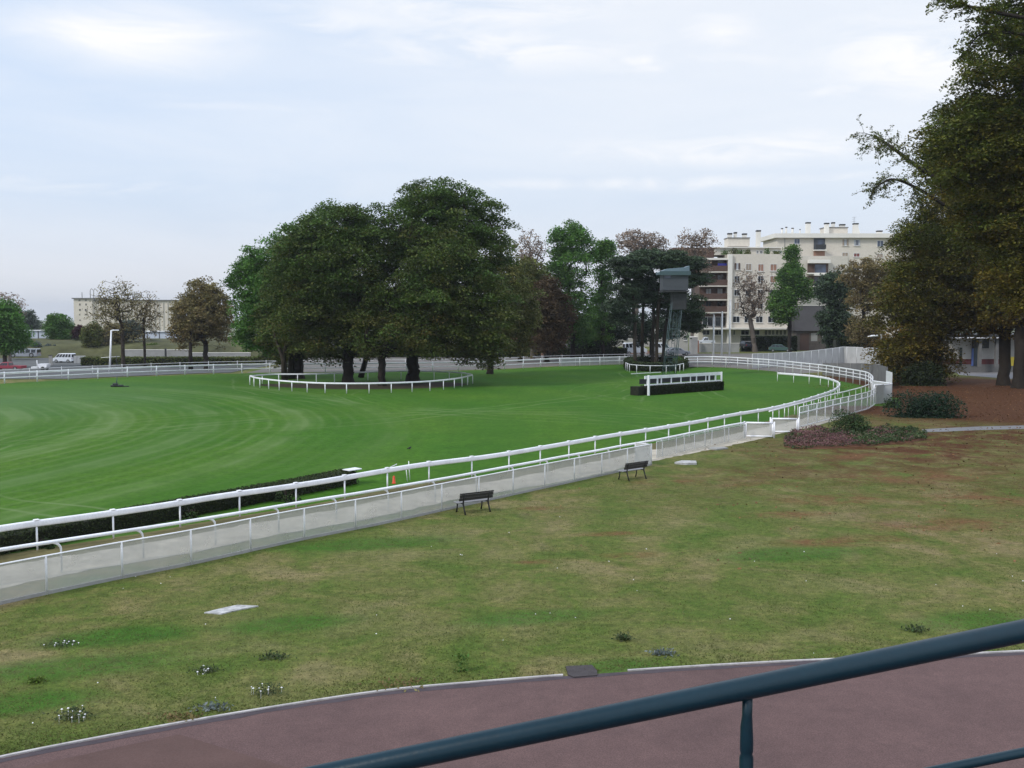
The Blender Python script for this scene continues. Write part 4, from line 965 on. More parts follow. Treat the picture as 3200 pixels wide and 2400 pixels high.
bough('drooping sparse bough just below the higher one on the huge chestnut', [W(2950, 640, 106), W(2870, 590, 105), W(2790, 560, 104), W(2730, 590, 103)], G_YEL, 96, .18, 60, 8, 1.8)
bough('dark hanging bough at the top right corner of the photo', [W(3230, 60, 68), W(3120, 40, 68), W(3030, 20, 67), W(2955, -5, 67)], G_YEL, 97, .14, 60, 9, 1.3, .24)
bough('dark drooping bough below the one in the top right corner', [W(3220, 110, 69), W(3120, 100, 68), W(3060, 110, 67), W(3025, 150, 67)], G_YEL, 98, .12, 55, 9, 1.1, .24)
# shrubs
def pxs(u, v): p = G(u, v); return (p.x, p.y, 0.)
p_ = pxs(2870, 1183); shrub('shrub', 'dark green shrub at the foot of the huge chestnut', (X(2880, 108.2), 108.2, 0), 4.0, 1.6, 3.0, G_HEDGE, 5200, .26, 101, 12)
p_ = pxs(2895, 1300); shrub('shrub', 'wide low blue green shrub on the leaf covered ground', p_, 3.7, 2.2, 2.35, G_BLUEG, 9000, .17, 102, 16)
p_ = pxs(2795, 1275); shrub('shrub', 'small light green shrub at the left end of the wide blue green one', p_, .9, .9, 1.1, G_WEED, 900, .17, 103, 5)
p_ = pxs(2662, 1350); shrub('shrub', 'round green bush behind the pink flower bed', p_, 1.6, 1.3, 1.75, G_WEED, 5200, .12, 104, 12, tint0=0)
p_ = pxs(2482, 1097); shrub('bush', 'lime green bush in front of the teal car', (X(2480, 172), 172, 0), 1.6, 1.2, 1.15, G_LIME, 1300, .22, 105, 6, cat='bush')

# flower bed
rg = np.random.default_rng(111)
bed = [G(2448, 1395), G(2452, 1372), G(2480, 1352), G(2560, 1346), G(2650, 1350), G(2760, 1343), G(2850, 1346), G(2900, 1362), G(2890, 1376), G(2800, 1388), G(2700, 1397), G(2560, 1404), G(2480, 1403)]
cx0 = sum((p.x for p in bed)) / len(bed); cy0 = sum((p.y for p in bed)) / len(bed)
root = empty('flower_bed', (cx0, cy0, 0), 'low flower bed of mauve pink blooms and green edging on the lawn', 'flower bed')
def in_poly(x, y, poly):
    c_ = False; j = len(poly) - 1
    for i in range(len(poly)):
        if (poly[i].y > y) != (poly[j].y > y) and x < (poly[j].x - poly[i].x) * (y - poly[i].y) / (poly[j].y - poly[i].y) + poly[i].x: c_ = not c_
        j = i
    return c_
bm_ = MB(); n = len(bed); bm_.add([(p.x, p.y, .01) for p in bed] + [(cx0 + (p.x - cx0) * .93, cy0 + (p.y - cy0) * .93, .10) for p in bed], [(i, (i + 1) % n, n + (i + 1) % n, n + i) for i in range(n)] + [tuple(range(n, 2 * n))])
bm_.build('soil', M['earth'], root)
xs_ = [p.x for p in bed]; ys_ = [p.y for p in bed]; pts = []
while len(pts) < 20000:
    x, y = rg.uniform(min(xs_), max(xs_)), rg.uniform(min(ys_), max(ys_))
    if in_poly(x, y, bed): pts.append((x, y))
pts = np.array(pts); midx = (min(xs_) + max(xs_)) / 2
def hgt(x, y): return .14 + .09 * np.sin(x * 2.1 + y) + .10 * np.sin(y * 3.3 - x * 1.7) + .07 * np.sin(x * 6.1) * np.sin(y * 5.7)
h_ = hgt(pts[:, 0], pts[:, 1]); zz = rg.uniform(.15, 1, len(pts)) ** .5 * (h_ + .1)
pn = np.sin(pts[:, 0] * 1.3 + 1) + np.sin(pts[:, 1] * 2.2 + pts[:, 0]) + rg.normal(size=len(pts)) * .9 + (midx - pts[:, 0]) * .45
isf = (pn > .35) & (zz > .12)
C = np.column_stack([pts, zz])
for nm, msk, lm in (('foliage', ~isf, G_WEED), ('blooms', isf, G_FLOW)):
    c_ = C[msk] + (np.array([[0, 0, .05]]) if nm == 'blooms' else 0); V = leaf_quads(rg, c_, .12 if nm == 'foliage' else .09, .5, .7)
    fast_mesh(nm, V, len(V), lm, root, {'tint': np.clip(.3 + rg.normal(size=len(V)) * .35, 0, 1), 'shade': np.clip(.5 + rg.normal(size=len(V)) * .3, 0, 1.3)})

# long clipped hedges of the course
hp = smooth_path([G(-420, 1815), G(0, 1728), G(300, 1668), G(600, 1608), G(900, 1550), G(1100, 1510)], .6)
hroot = leaf_box_hedge('brush_hedge', 'long dark clipped hedge behind the near running rail', offs(hp, -.1), 1.0, .62, G_HEDGE, 420, .085, 121, True, 'hedge', .05)
e_ = hp[-1]
MB().box((e_.x + .05, e_.y - .2, .69), (.75, .5, .05), .85, .01).build('end_board', M['white'], hroot)
for i, (u, v, s_) in enumerate([(600, 1612, .32), (896, 1553, .35), (140, 1700, .25)]):
    p_ = G(u, v + 14); shrub('weed', ['leafy weed sprouting at the foot of the dark hedge, middle one', 'tallest leafy weed, right, at the foot of the dark hedge', 'low weed near the left end of the dark hedge'][i], (p_.x, p_.y, 0), s_ * 1.6, s_, s_ * 1.8, G_WEED, 260, .13, 125 + i, 4, cat='weed')
# steeplechase jump
A_, B_ = G(2026, 1236), G(2262, 1219)
root = empty('steeplechase_jump', A_, 'dark brush jump with a white take-off frame in the middle of the turf', 'jump')
ax = (B_ - A_).normalized(); nrm = Vector((-ax.y, ax.x, 0))
def fr(a, b_, c): return A_ + ax * a + nrm * c + Vector((0, 0, b_))
Lj = (B_ - A_).length
def bar(mb, a0, a1, z0, z1, c0, c1):
    mb.prism([(a0, z0), (a1, z0), (a1, z1), (a0, z1)], c0, c1, fr); return mb
bar(MB(), .1, Lj, 0, .86, .0, 1.2).build('brush', M['brush'], root)
bar(MB(), -.95, -.12, 0, .84, .4, 1.5).build('brush_wing', M['brush'], root)
mb = MB(); bar(mb, .05, Lj + .05, 1.54, 1.84, .5, .62); mb.build('top_board', M['white'], root)
bar(MB(), .05, Lj + .05, .90, 1.02, .45, .60).build('lower_board', M['white'], root)
bar(MB(), -.08, .08, 0, 1.95, -.12, .06).build('end_post', M['white'], root)
bar(MB(), Lj - .02, Lj + .12, .3, 1.86, .3, .44).build('end_post', M['white'], root)
bar(MB(), .1, 4.2, 1.94, 2.0, 2.4, 2.5).build('rear_board', M['white_dull'], root)
rgj = random.Random(3); a = .35
for k_ in range(12):
    w = rgj.choice([.08, .1, .16]); bar(MB(), a, a + w, 1.0, 1.56, .52, .60).build('upright', M['white'], root); a += w + rgj.choice([.3, .4, .55, .8, 1.3])
    if a > Lj - .3: break
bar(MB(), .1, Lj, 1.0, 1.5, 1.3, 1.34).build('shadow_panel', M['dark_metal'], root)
# leaves of the brush
rg = np.random.default_rng(131); n = 5000
aa = rg.uniform(.1, Lj, n); s = rg.uniform(0, 1, n); zz = np.where(s < .6, rg.uniform(0, .9, n), .88); cc = np.where(s < .6, -.02, rg.uniform(0, 1.2, n))
C = np.array([[A_.x, A_.y, 0]]) + aa[:, None] * np.array([[ax.x, ax.y, 0]]) + cc[:, None] * np.array([[nrm.x, nrm.y, 0]]) + np.column_stack([np.zeros(n), np.zeros(n), zz])
fast_mesh('twigs', leaf_quads(rg, C, .16, .1, .35), n, G_HEDGE, root, {'tint': np.clip(rg.normal(size=n) * .3 + .3, 0, 1), 'shade': np.clip(.3 + rg.normal(size=n) * .25, 0, 1)})

# ------------------------------------------------------------------ watch tower
D = 124; xc = X(2096, D); root = empty('watch_tower', (xc, D, 0), 'blue grey lattice watch tower with a slate coloured cabin', 'tower')
zc = Z(908, D); x0, x1 = X(2066, D), X(2144, D); cxm = (x0 + x1) / 2
legs = []
for sx_, sy_ in ((-1, -1), (1, -1), (1, 1), (-1, 1)):
    b0 = Vector((xc - .15 + sx_ * .75, D + sy_ * .75, 0)); t0 = Vector((cxm + .5 + sx_ * .6, D + sy_ * .6, zc)); legs.append((b0, t0))
    MB().tube([b0, t0], .04, 6).build('leg', M['tower_steel'], root)
mb = MB(); nl = 9
for k_ in range(nl):
    for i in range(4):
        j = (i + 1) % 4; a, b_ = legs[i], legs[j]
        pa0 = a[0].lerp(a[1], k_ / nl); pa1 = a[0].lerp(a[1], (k_ + 1) / nl); pb0 = b_[0].lerp(b_[1], k_ / nl); pb1 = b_[0].lerp(b_[1], (k_ + 1) / nl)
        mb.tube([pa0, pb1], .013, 4, False); mb.tube([pb0, pa1], .013, 4, False); mb.tube([pa1, pb1], .018, 4, False)
mb.build('bracing', M['tower_steel'], root)
mb = MB()
for k_ in range(30): 
    z_ = .3 + k_ * (zc - .3) / 30; lx = xc + .1 + (cxm + .4 - xc) * z_ / zc
    mb.tube([Vector((lx - .2, D + .3, z_)), Vector((lx + .2, D + .3, z_))], .015, 4, False)
mb.tube([Vector((xc - .1, D + .3, 0)), Vector((cxm + .3, D + .3, zc))], .02, 4); mb.tube([Vector((xc + .3, D + .3, 0)), Vector((cxm + .7, D + .3, zc))], .02, 4)
mb.build('ladder', M['tower_steel'], root)
zt = Z(858, D); cw = x1 - x0
cab = MB().box((cxm, D, (zc + zt) / 2), (cw, 2.6, zt - zc), 0, .03).build('cabin', M['tower_cabin'], root)
for k_ in range(3): MB().box((x0 + cw * (.72 + .0 * k_) if k_ == 0 else x0 + cw * (.02 if k_ == 1 else .98), D - 1.315, (zc + zt) / 2 + .05), (.06, .05, zt - zc - .1)).build('batten', M['tower_steel'], cab, False if False else True)
MB().box((cxm, D, zc - .12), (cw + .15, 2.8, .16)).build('platform', M['dark_metal'], root)
q = MB(); zr = Z(838, D)
q.prism([(x0 - .45, zt - .02), (x1 + .08, zt - .02), (x1 + .08, zr + .25), (x1 - .4, zr + .05), (x0 + .5, zr - .12), (x0 - .5, zt + .25)], D - 1.55, D + 1.55, lambda a, b_, c: Vector((a, c, b_))); q.build('roof', M['tower_roof'], root)
MB().box((cxm - .1, D - 1.57, zt + .12), (cw + .7, .05, .5)).build('fascia', M['tower_steel'], root)
MB().box((x0 + .55, D - 1.33, zt - .30), (.8, .05, .42)).build('window', M['glass_blue'], root)
xs0, xs1 = X(2098, D), X(2142, D); MB().box(((xs0 + xs1) / 2, D, zc - 1.25), (xs1 - xs0, 1.5, 2.2)).build('shaft_housing', M['dark_metal'], root)

# ------------------------------------------------------------------ benches
def bench(label, c, rz, g):
    root = empty('park_bench', c, label, 'bench', g, rz)
    # local: x along the bench, +y the way it faces (towards the track)
    Lb = 1.55
    def lb(mb, name, m, par=root): return mb.build(name, m, par, False)
    for k_ in range(3): lb(MB().box((0, .12 + k_ * .14, .44), (Lb, .12, .03), 0, .008), 'seat_slat', M['bench_seat'])
    back = None
    for k_, z in enumerate((.60, .73)):
        lb(MB().box((0, -.05 - .05 * k_, z), (Lb, .03, .115), 0, .008), 'back_slat', M['bench_wood'])
    lb(MB().box((0, -.13, .83), (Lb, .03, .06), 0, .008), 'back_slat', M['bench_wood'])
    for s in (-1, 1):
        x = s * (Lb / 2 - .2)
        lb(MB().tube([(x, -.20, -.01), (x, -.10, .2), (x, -.02, .42), (x, -.06, .6), (x, -.15, .86)], [.035, .03, .035, .028, .022], 6), 'rear_leg', M['iron'])
        lb(MB().tube([(x, .52, -.01), (x, .46, .2), (x, .44, .41)], [.035, .028, .03], 6), 'front_leg', M['iron'])
        lb(MB().tube([(x, -.02, .41), (x, .45, .415)], .022, 6), 'seat_bearer', M['iron'])
b1a, b1b = G(1446, 1607), G(1525, 1597); b2a, b2b = G(1959, 1502), G(2009, 1494.5)
bench('dark slatted bench nearer the camera, facing the track fence', ((b1a + b1b) / 2), math.atan2((b1b - b1a).y, (b1b - b1a).x), 'benches on the lawn')
bench('dark slatted bench further right, near the pale end panel of the fence', ((b2a + b2b) / 2), math.atan2((b2b - b2a).y, (b2b - b2a).x), 'benches on the lawn')

# ------------------------------------------------------------------ handrail
DH = 2.5
def hp_(u, v): return W(u, v, DH)
root = empty('handrail', W(2330, 2600, DH), 'dark blue green tubular handrail sloping up to the right in the foreground', 'handrail')
t0, t1 = hp_(900, 2446), hp_(3420, 1926)
MB().tube([t0 + (t1 - t0) * (i / 24 * 2.4 - .45) for i in range(25)], .0290, 40).build('top_rail', M['rail_blue'], root)
l0, l1 = hp_(2300, 2536), hp_(3420, 2306); MB().tube([l0 + (l1 - l0) * (i / 12 * 4.2 - 1.3) for i in range(13)], .0125, 24).build('lower_rail', M['rail_blue'], root)
pt = hp_(2336, 2170); px_ = pt.x
sl_ = (t1 - t0).z / (t1 - t0).x
for dx_ in (0, 1.35):
    x_, z_ = px_ + dx_, pt.z + dx_ * sl_
    MB().tube([(x_, DH, z_), (x_, DH, z_ - .055), (x_ - .001, DH, z_ - .085), (x_, DH, z_ - .125), (x_, DH, z_ - .150), (x_, DH, z_ - .158), (x_, DH, z_ - .168), (x_, DH, z_ - 1.3)],
          [.0135, .0130, .0158, .0172, .0170, .0148, .0180, .0180], 28).build('post', M['rail_blue'], root)

# ------------------------------------------------------------------ small things on the lawn
def slab(label, corners, th, m, g='slabs set in the lawn'):
    root_c = sum(corners, Vector()) / len(corners); mb = MB(); n = len(corners)
    mb.add([(p.x, p.y, -.03) for p in corners] + [(p.x, p.y, th) for p in corners], [tuple(range(n, 2 * n))] + [(i, (i + 1) % n, n + (i + 1) % n, n + i) for i in range(n)])
    return tag(mb.build('stone_slab', m), label, 'slab', g)
slab('large worn white slab lying in the lawn at lower left', [G(638, 1917), G(690, 1921), G(745, 1908), G(808, 1896), G(742, 1893), G(690, 1904)], .03, M['slab'])
slab('small white slab right of the further bench', [G(2108, 1450), G(2140, 1453), G(2177, 1452), G(2175, 1445), G(2130, 1444)], .10, M['slab'])
slab('small grey slab nearer the white gates', [G(2212, 1405), G(2240, 1407), G(2275, 1403), G(2262, 1400), G(2228, 1401)], .08, M['concrete'])
tag(MB().prism([(p.x, p.y) for p in (G(1768, 2086), G(1775, 2112), G(1793, 2120), G(1866, 2114), G(1866, 2100), G(1850, 2082))], -.02, .035, lambda a, b_, c: Vector((a, b_, c))).build('drain_cover', stained('dark_drain_metal', (.05, .043, .045), .8, .4, 6, 0, .3, 30, .4)), 'dark rough drain cover breaking the kerb line', 'drain cover')
def clump(name, label, u, v, w, h, lm, nl=160, flowers=0, leaf=.07, seed=1, g=None):
    p = G(u, v); rg = np.random.default_rng(seed); root = empty(name, p, label, 'flowers' if flowers else 'weed', g)
    C = np.column_stack([rg.normal(size=nl) * w * .4, rg.normal(size=nl) * w * .25, rg.uniform(.01, h, nl)]) + np.array(p)
    fast_mesh('leaves', leaf_quads(rg, C, leaf, .3, .45), nl, lm, root, {'tint': rg.uniform(0, 1, nl), 'shade': np.clip(.5 + rg.normal(size=nl) * .25, 0, 1.2)})
    if flowers:
        mb = MB()
        for i in range(flowers):
            c_ = Vector((p.x + rg.normal() * w * .4, p.y + rg.normal() * w * .25, h * rg.uniform(.30, .85))); r_ = rg.uniform(.014, .026)
            V = [c_ + Vector((math.cos(a) * r_, math.sin(a) * r_, 0)) for a in np.linspace(0, 2 * math.pi, 8)[:-1]]
            mb.add(V + [c_ + Vector((0, 0, r_ * .8))], [(i_, (i_ + 1) % 7, 7) for i_ in range(7)] + [tuple(reversed(range(7)))])
            mb.tube([(c_.x, c_.y, 0), c_], .003, 3, False)
        mb.build('flowers', M['petal'], root)
FG = 'white flower clumps in the lawn'
clump('flower_clump', 'white flower clump with tall stems, nearest the left corner of the kerb', 230, 2246, .5, .2, G_WEED, 240, 12, .07, 141, FG)
clump('flower_clump', 'flat white flower clump at the far left of the lawn', 190, 2016, .5, .08, G_WEED, 200, 14, .06, 142, FG)
clump('flower_clump', 'small blue grey white flower clump left of centre on the lawn', 645, 2098, .4, .10, G_WEED, 200, 9, .06, 143, FG)
clump('flower_clump', 'bright white flowers on upright stems close to the kerb', 835, 2170, .42, .22, G_WEED, 220, 10, .06, 144, FG)
for i, (u, v, w, h, lm, lab) in enumerate([(858, 2056, .45, .10, G_WEED, 'flat green weed above the upright white flowers'), (1445, 2098, .2, .40, G_GREEN, 'single tall grassy weed spike on the lawn'),
                                          (2072, 2046, .40, .12, G_SILV, 'blue green weed rosette right of the drain cover'), (1950, 2000, .3, .15, G_WEED, 'small green weed above the drain cover'), (1265, 2140, .7, .09, G_BROWN, 'flat brown weed patch against the kerb'),
                                          (2860, 1972, .4, .14, G_WEED, 'dark green weed just above the handrail'), (565, 2246, .5, .07, G_BROWN, 'brown weed patch against the kerb at left'), (670, 2215, .4, .09, G_SILV, 'pale grey weed near the kerb'),
                                          (115, 2132, .3, .12, G_LIME, 'yellow green weed at the far left of the lawn')]):
    clump('weed', lab, u, v, w, h, lm, 130, 0, .09, 151 + i, 'weeds in the lawn')
# fresh green patch beside the drain
# grass blades near the camera and daisies scattered over the lawn
rg = np.random.default_rng(171)
n = 170000
kx = np.array([p.x for p in kerb]); ky = np.array([p.y for p in kerb])
yy = 17 + 30 * rg.uniform(0, 1, n) ** 1.6; xx = rg.uniform(-.56, .56, n) * (yy + 1)
ky_i = np.interp(xx, kx, ky)
nx_ = np.array([p.x for p in net]); ny_ = np.array([p.y for p in net])
keep = (yy > ky_i + .09) & (yy < np.interp(xx, nx_, ny_, right=90) - .15)
xx, yy = xx[keep], yy[keep]; n = len(xx)
pn = np.sin(xx * 1.1 + .7 * np.sin(yy * .9)) * np.sin(yy * .8 + 1.1 * np.sin(xx * .6))
edge = np.exp(-((yy - np.interp(xx, kx, ky)) / .4))
keep = rg.uniform(0, 1, n) < .55 + .35 * pn + edge; xx, yy, pn, edge = xx[keep], yy[keep], pn[keep], edge[keep]; n = len(xx)
h_ = rg.uniform(.015, .04, n) * (1 + .9 * edge); a = rg.uniform(0, 2 * math.pi, n); w = .010 + .004 * rg.uniform(0, 1, n)
dx, dy = np.cos(a), np.sin(a); lx, ly = rg.normal(size=n) * .03, rg.normal(size=n) * .03
V = np.stack([np.column_stack([xx - dx * w, yy - dy * w, np.zeros(n)]), np.column_stack([xx + dx * w, yy + dy * w, np.zeros(n)]), np.column_stack([xx + lx, yy + ly, h_])], axis=1)
o = fast_mesh('grass', V, n, G_BLADE, None, {'tint': np.clip(.45 - .4 * pn + rg.normal(size=n) * .25, 0, 1), 'shade': np.clip(.55 + rg.normal(size=n) * .25, 0, 1.2)}, 3)
tag(o, 'short grass blades standing up from the foreground lawn', 'grass', None, 'stuff')
mb = MB(); rr = random.Random(9)
for i in range(75):
    y = 18 + 24 * rr.random() ** 1.5; x = rr.uniform(-.55, .55) * y
    if y < np.interp(x, kx, ky) + .2 or y > np.interp(x, nx_, ny_, right=90) - .4: continue
    r_ = rr.uniform(.010, .024); z = rr.uniform(.03, .06)
    c_ = Vector((x, y, z)); mb.add([c_ + Vector((math.cos(q) * r_, math.sin(q) * r_, 0)) for q in (0, 1.05, 2.1, 3.14, 4.2, 5.24)] + [c_ + Vector((0, 0, .02))], [(k_, (k_ + 1) % 6, 6) for k_ in range(6)])
tag(mb.build('daisies', M['petal']), 'tiny white daisies sprinkled over the foreground lawn', 'flowers', None, 'stuff')

rg = np.random.default_rng(181); n = 26000
yy = 30 + 78 * rg.uniform(0, 1, n); xx = rg.uniform(2, 62, n)
den = np.clip((xx - 8) / 30, 0, 1) * .6 + np.clip((yy - 45) / 50, 0, 1) * .5 + .25 * np.sin(xx * .5 + yy * .23) * np.sin(yy * .41 - xx * .2)
fx = np.array([p.x for p in rf]); fy = np.array([p.y for p in rf])
lim = np.where(xx < fx[0], np.interp(xx, nx_, ny_) - .3, np.where(xx < fx[-1], np.interp(xx, fx, fy) - .3, 120))
lim = np.where((xx > nx_[-1]) & (xx < fx[0]), 56 + (xx - nx_[-1]) * .8, lim)
keep = (rg.uniform(0, 1, n) < den * .85) & (yy < lim); xx, yy = xx[keep], yy[keep]; n = len(xx)
C = np.column_stack([xx, yy, rg.uniform(.02, .05, n)])
o = fast_mesh('fallen_leaves', leaf_quads(rg, C, .13, 1.2, .6), n, leafmat('fallen_brown_leaves', (.12, .062, .026), (.17, .095, .042), .1), None, {'tint': rg.uniform(0, 1, n), 'shade': np.clip(.5 + rg.normal(size=n) * .25, 0, 1.2)})
tag(o, 'brown fallen leaves scattered over the lawn towards the chestnuts', 'fallen leaves', None, 'stuff')
# turf details
p_ = G(1280, 1405); root = empty('bird', p_, 'small black bird standing on the turf', 'bird')
bq = .62
def bp(x, y, z): return p_ + Vector((x, y, z)) * bq
sk = MB(); sk.tube([bp(-.16, 0, .13), bp(-.08, 0, .14), bp(0, 0, .16), bp(.07, 0, .19), bp(.11, 0, .24), bp(.14, 0, .26), bp(.20, 0, .25)], [q * bq for q in (.02, .07, .095, .08, .05, .045, .006)], 10)
sk.tube([bp(0, .03, 0), bp(.01, .03, .12)], .006, 5); sk.tube([bp(0, -.03, 0), bp(.01, -.03, .12)], .006, 5); sk.tube([bp(-.12, 0, .13), bp(-.26, 0, .08)], [.03, .018], 6)
sk.build('body', M['feather'], root)
p_ = G(1231, 1511); root = empty('marker_cone', p_, 'small orange marker standing behind the near rail', 'marker')
MB().tube([p_, up(p_, .03), up(p_, .031), up(p_, .33), up(p_, .36)], [.10, .10, .075, .05, .03], 12).build('cone', M['orange'], root)
for lab, u0, v0, u1, v1 in (('leaning thin white stake behind the near rail, left of the pair', 1273, 1505, 1268, 1453), ('upright thin white stake behind the near rail, right of the pair', 1281, 1500, 1277, 1441)):
    a = G(u0, v0); tag(MB().tube([a, W(u1, v1, a.y)], .022, 6).build('stake', M['white']), lab, 'stake', 'stakes behind the near rail')
tag(MB().tube([up(G(1160, 1512), .45), up(G(1200, 1503), .5), up(G(1240, 1490), .62)], .025, 6).build('loose_tape', M['white']), 'white tape sagging behind the near rail', 'tape')
p_ = G(367, 1209); root = empty('sprinkler', p_, 'dark sprinkler hose reel lying on the far left turf', 'sprinkler')
mb = MB(); mb.tube([p_ + Vector((-.7, 0, .1)), p_ + Vector((.6, 0, .12))], .12, 8); mb.tube([p_ + Vector((.5, 0, .08)), p_ + Vector((1.2, .1, .06))], .06, 6); mb.box(p_ + Vector((-.2, 0, .25)), (.5, .4, .3), .2, .03); mb.build('body', M['dark_metal'], root)
MB().tube([p_ + Vector((-.1, 0, .3)), p_ + Vector((0, 0, 1.1))], [.05, .03], 6).build('nozzle', M['tower_steel'], root)
# lamp post, flag poles
p_ = Vector((X(337, 131), 131, 0)); root = empty('lamp_post', p_, 'white lamp post with a short arm behind the far left rail', 'lamp post')
tz = Z(1032, 131); tx = X(346, 131)
MB().tube([p_, Vector((tx, 131, tz))], [.13, .10], 10).build('pole', M['white'], root)
MB().tube([Vector((tx, 131, tz - .05)), Vector((tx + .35, 131, tz + .02))], .08, 8).build('arm', M['white'], root)
MB().box((tx + .62, 131, tz), (.75, .25, .13), 0, .03).build('lamp_head', M['white'], root)
for i, (u, v, lab) in enumerate([(2231, 985, 'shortest white flagpole, left of the three before the flats'), (2257, 975, 'white flagpole with a crossbar, middle of the three'), (2281.5, 938, 'tallest white flagpole, right of the three')]):
    Df = 150; p_ = Vector((X(u, Df), Df, 0)); root = empty('flagpole', p_, lab, 'flagpole', 'flagpoles before the cream flats')
    MB().tube([p_, up(p_, Z(v, Df))], [.15, .11], 8).build('pole', M['white_dull'], root)
    MB().tube([up(p_, Z(v, Df)), up(p_, Z(v, Df) + .12)], [.14, .05], 8).build('finial', M['white_dull'], root)
    if i == 1: MB().tube([p_ + Vector((-1.9, 0, Z(v + 6, Df))), p_ + Vector((.1, 0, Z(v, Df)))], .05, 6).build('crossbar', M['white_dull'], root)
p_ = Vector((X(2756, 135), 135, 0)); root = empty('street_lamp', p_, 'street lamp whose white head peeps out beside the huge chestnut', 'street lamp')
MB().tube([p_, up(p_, Z(1045, 135))], [.09, .06], 8).build('pole', M['concrete'], root)
MB().tube([up(p_, Z(1048, 135)), W(2725, 1050, 135) , W(2712, 1052, 135)], [.06, .14, .07], 8).build('lamp_head', M['white'], root)

# ------------------------------------------------------------------ vehicles
def vehicle(name, label, cat, loc, rz, Lc, Wc, Hc, kind, paint, g='parked vehicles'):
    root = empty(name, loc, label, cat, g, rz)
    if kind == 'car':
        lo = [(-.5, .22), (-.5, .52), (-.47, .60), (-.30, .63), (.20, .64), (.46, .54), (.5, .45), (.5, .22)]
        hi = [(-.44, .61), (-.33, .93), (-.20, 1.0), (.05, .99), (.24, .64)]
    elif kind == 'van':
        lo = [(-.5, .16), (-.5, .55), (.40, .55), (.49, .48), (.5, .16)]
        hi = [(-.5, .55), (-.485, .95), (-.45, 1.0), (.16, 1.0), (.22, .96), (.40, .55)]
    elif kind == 'bus':
        lo = [(-.5, .12), (-.5, .5), (.5, .5), (.5, .12)]
        hi = [(-.5, .5), (-.495, .96), (-.47, 1.0), (.46, 1.0), (.49, .95), (.5, .5)]
    else:   # pickup
        lo = [(-.5, .25), (-.5, .58), (.12, .58), (.15, .62), (.46, .55), (.5, .48), (.5, .25)]
        hi = [(-.10, .58), (-.09, .97), (-.06, 1.0), (.10, 1.0), (.24, .60)]
    fl = lambda a, b_, c: Vector((a * Lc, c, b_ * Hc))
    mb = MB(); mb.prism(lo, -Wc / 2, Wc / 2, fl)
    n = len(hi); inset = .10 * Wc if kind in ('car', 'pickup') else .03 * Wc
    V = [fl(a, b_, -Wc / 2 + inset * (b_ - hi[0][1]) / (1 - hi[0][1])) for a, b_ in hi] + [fl(a, b_, Wc / 2 - inset * (b_ - hi[0][1]) / (1 - hi[0][1])) for a, b_ in hi]
    mb.add(V, [tuple(reversed(range(n))), tuple(range(n, 2 * n))] + [(i, (i + 1) % n, n + (i + 1) % n, n + i) for i in range(n)])
    o = mb.build('body', paint, root, False)
    bv = o.modifiers.new('bevel', 'BEVEL'); bv.width = .035; bv.segments = 2; bv.limit_method = 'ANGLE'
    # side glass, a few mm proud of the cabin
    zb, zt_ = hi[0][1] + .05, .93
    aL = [p for p in hi if p[1] < .9]; a0 = min(p[0] for p in hi if p[1] > .9) + .015; a1 = max(p[0] for p in hi if p[1] > .9) - .0
    f0, f1 = hi[0][0] + .03, hi[-1][0] - .04
    for s in (-1, 1):
        def sg(a, b_): 
            return Vector((a * Lc, s * (Wc / 2 - inset * (b_ - hi[0][1]) / (1 - hi[0][1]) + .012), b_ * Hc))
        k_ = 3 if kind in ('car', 'pickup') else 5
        for i in range(k_):
            ta, tb = i / k_ + .02, (i + 1) / k_ - .02
            q = [(f0 + (f1 - f0) * ta, zb), (f0 + (f1 - f0) * tb, zb), (a0 + (a1 - a0) * tb, zt_), (a0 + (a1 - a0) * ta, zt_)]
            m2 = MB(); m2.add([sg(a, b_) for a, b_ in q] + [sg(a, b_) + Vector((0, -s * .03, 0)) for a, b_ in q], [(0, 1, 2, 3), (4, 7, 6, 5), (0, 4, 5, 1), (1, 5, 6, 2), (2, 6, 7, 3), (3, 7, 4, 0)])
            m2.build('side_window', M['glass'], root, False)
    for (ai, bi, nm) in ((-1, -2, 'windscreen'), (0, 1, 'rear_window')):
        (xa, za), (xb, zb_) = hi[ai], hi[bi]; w_ = Wc / 2 - inset * .8 - .08
        dxn = .012 if ai == -1 else -.012
        q = []
        for t_ in (.12, .88): 
            for s in (-1, 1): q.append(Vector(((xa + (xb - xa) * t_) * Lc + dxn * 2, s * w_, (za + (zb_ - za) * t_) * Hc + .012)))
        m2 = MB(); m2.add(q + [p - Vector((dxn * 2, 0, .03)) for p in q], [(0, 1, 3, 2), (4, 6, 7, 5), (0, 4, 5, 1), (1, 5, 7, 3), (3, 7, 6, 2), (2, 6, 4, 0)]); m2.build(nm, M['glass'], root, False)
    rw = .31 if kind != 'bus' else .45
    for fx in (-.31, .32):
        for s in (-1, 1):
            y = s * (Wc / 2 - .08)
            wh = MB().tube([(fx * Lc, y - .1, rw), (fx * Lc, y + .1, rw)], rw, 16).build('wheel', M['tyre'], root, False)
            MB().tube([(fx * Lc, y + s * .10, rw), (fx * Lc, y + s * .108, rw)], rw * .6, 12).build('rim', M['rim'], wh, False)
    for s in (-1, 1):
        MB().box((Lc * .497, s * Wc * .36, Hc * .42), (.06, .28, .13), 0, .02).build('headlight', M['lamp_lens'], root, False)
        MB().box((-Lc * .5, s * Wc * .40, Hc * .46), (.05, .16, .2), 0, .02).build('tail_lamp', M['tail_lens'], root, False)
    MB().box((Lc * .497, 0, Hc * .28), (.06, Wc * .9, .12), 0, .02).build('bumper', M['dark_metal'], root, False)
    return root
VG = 'vehicles parked beyond the far rail'
def vloc(u, D, z=None): x = X(u, D); return (x, D, terr1(x, D) + .05 if z is None else z)
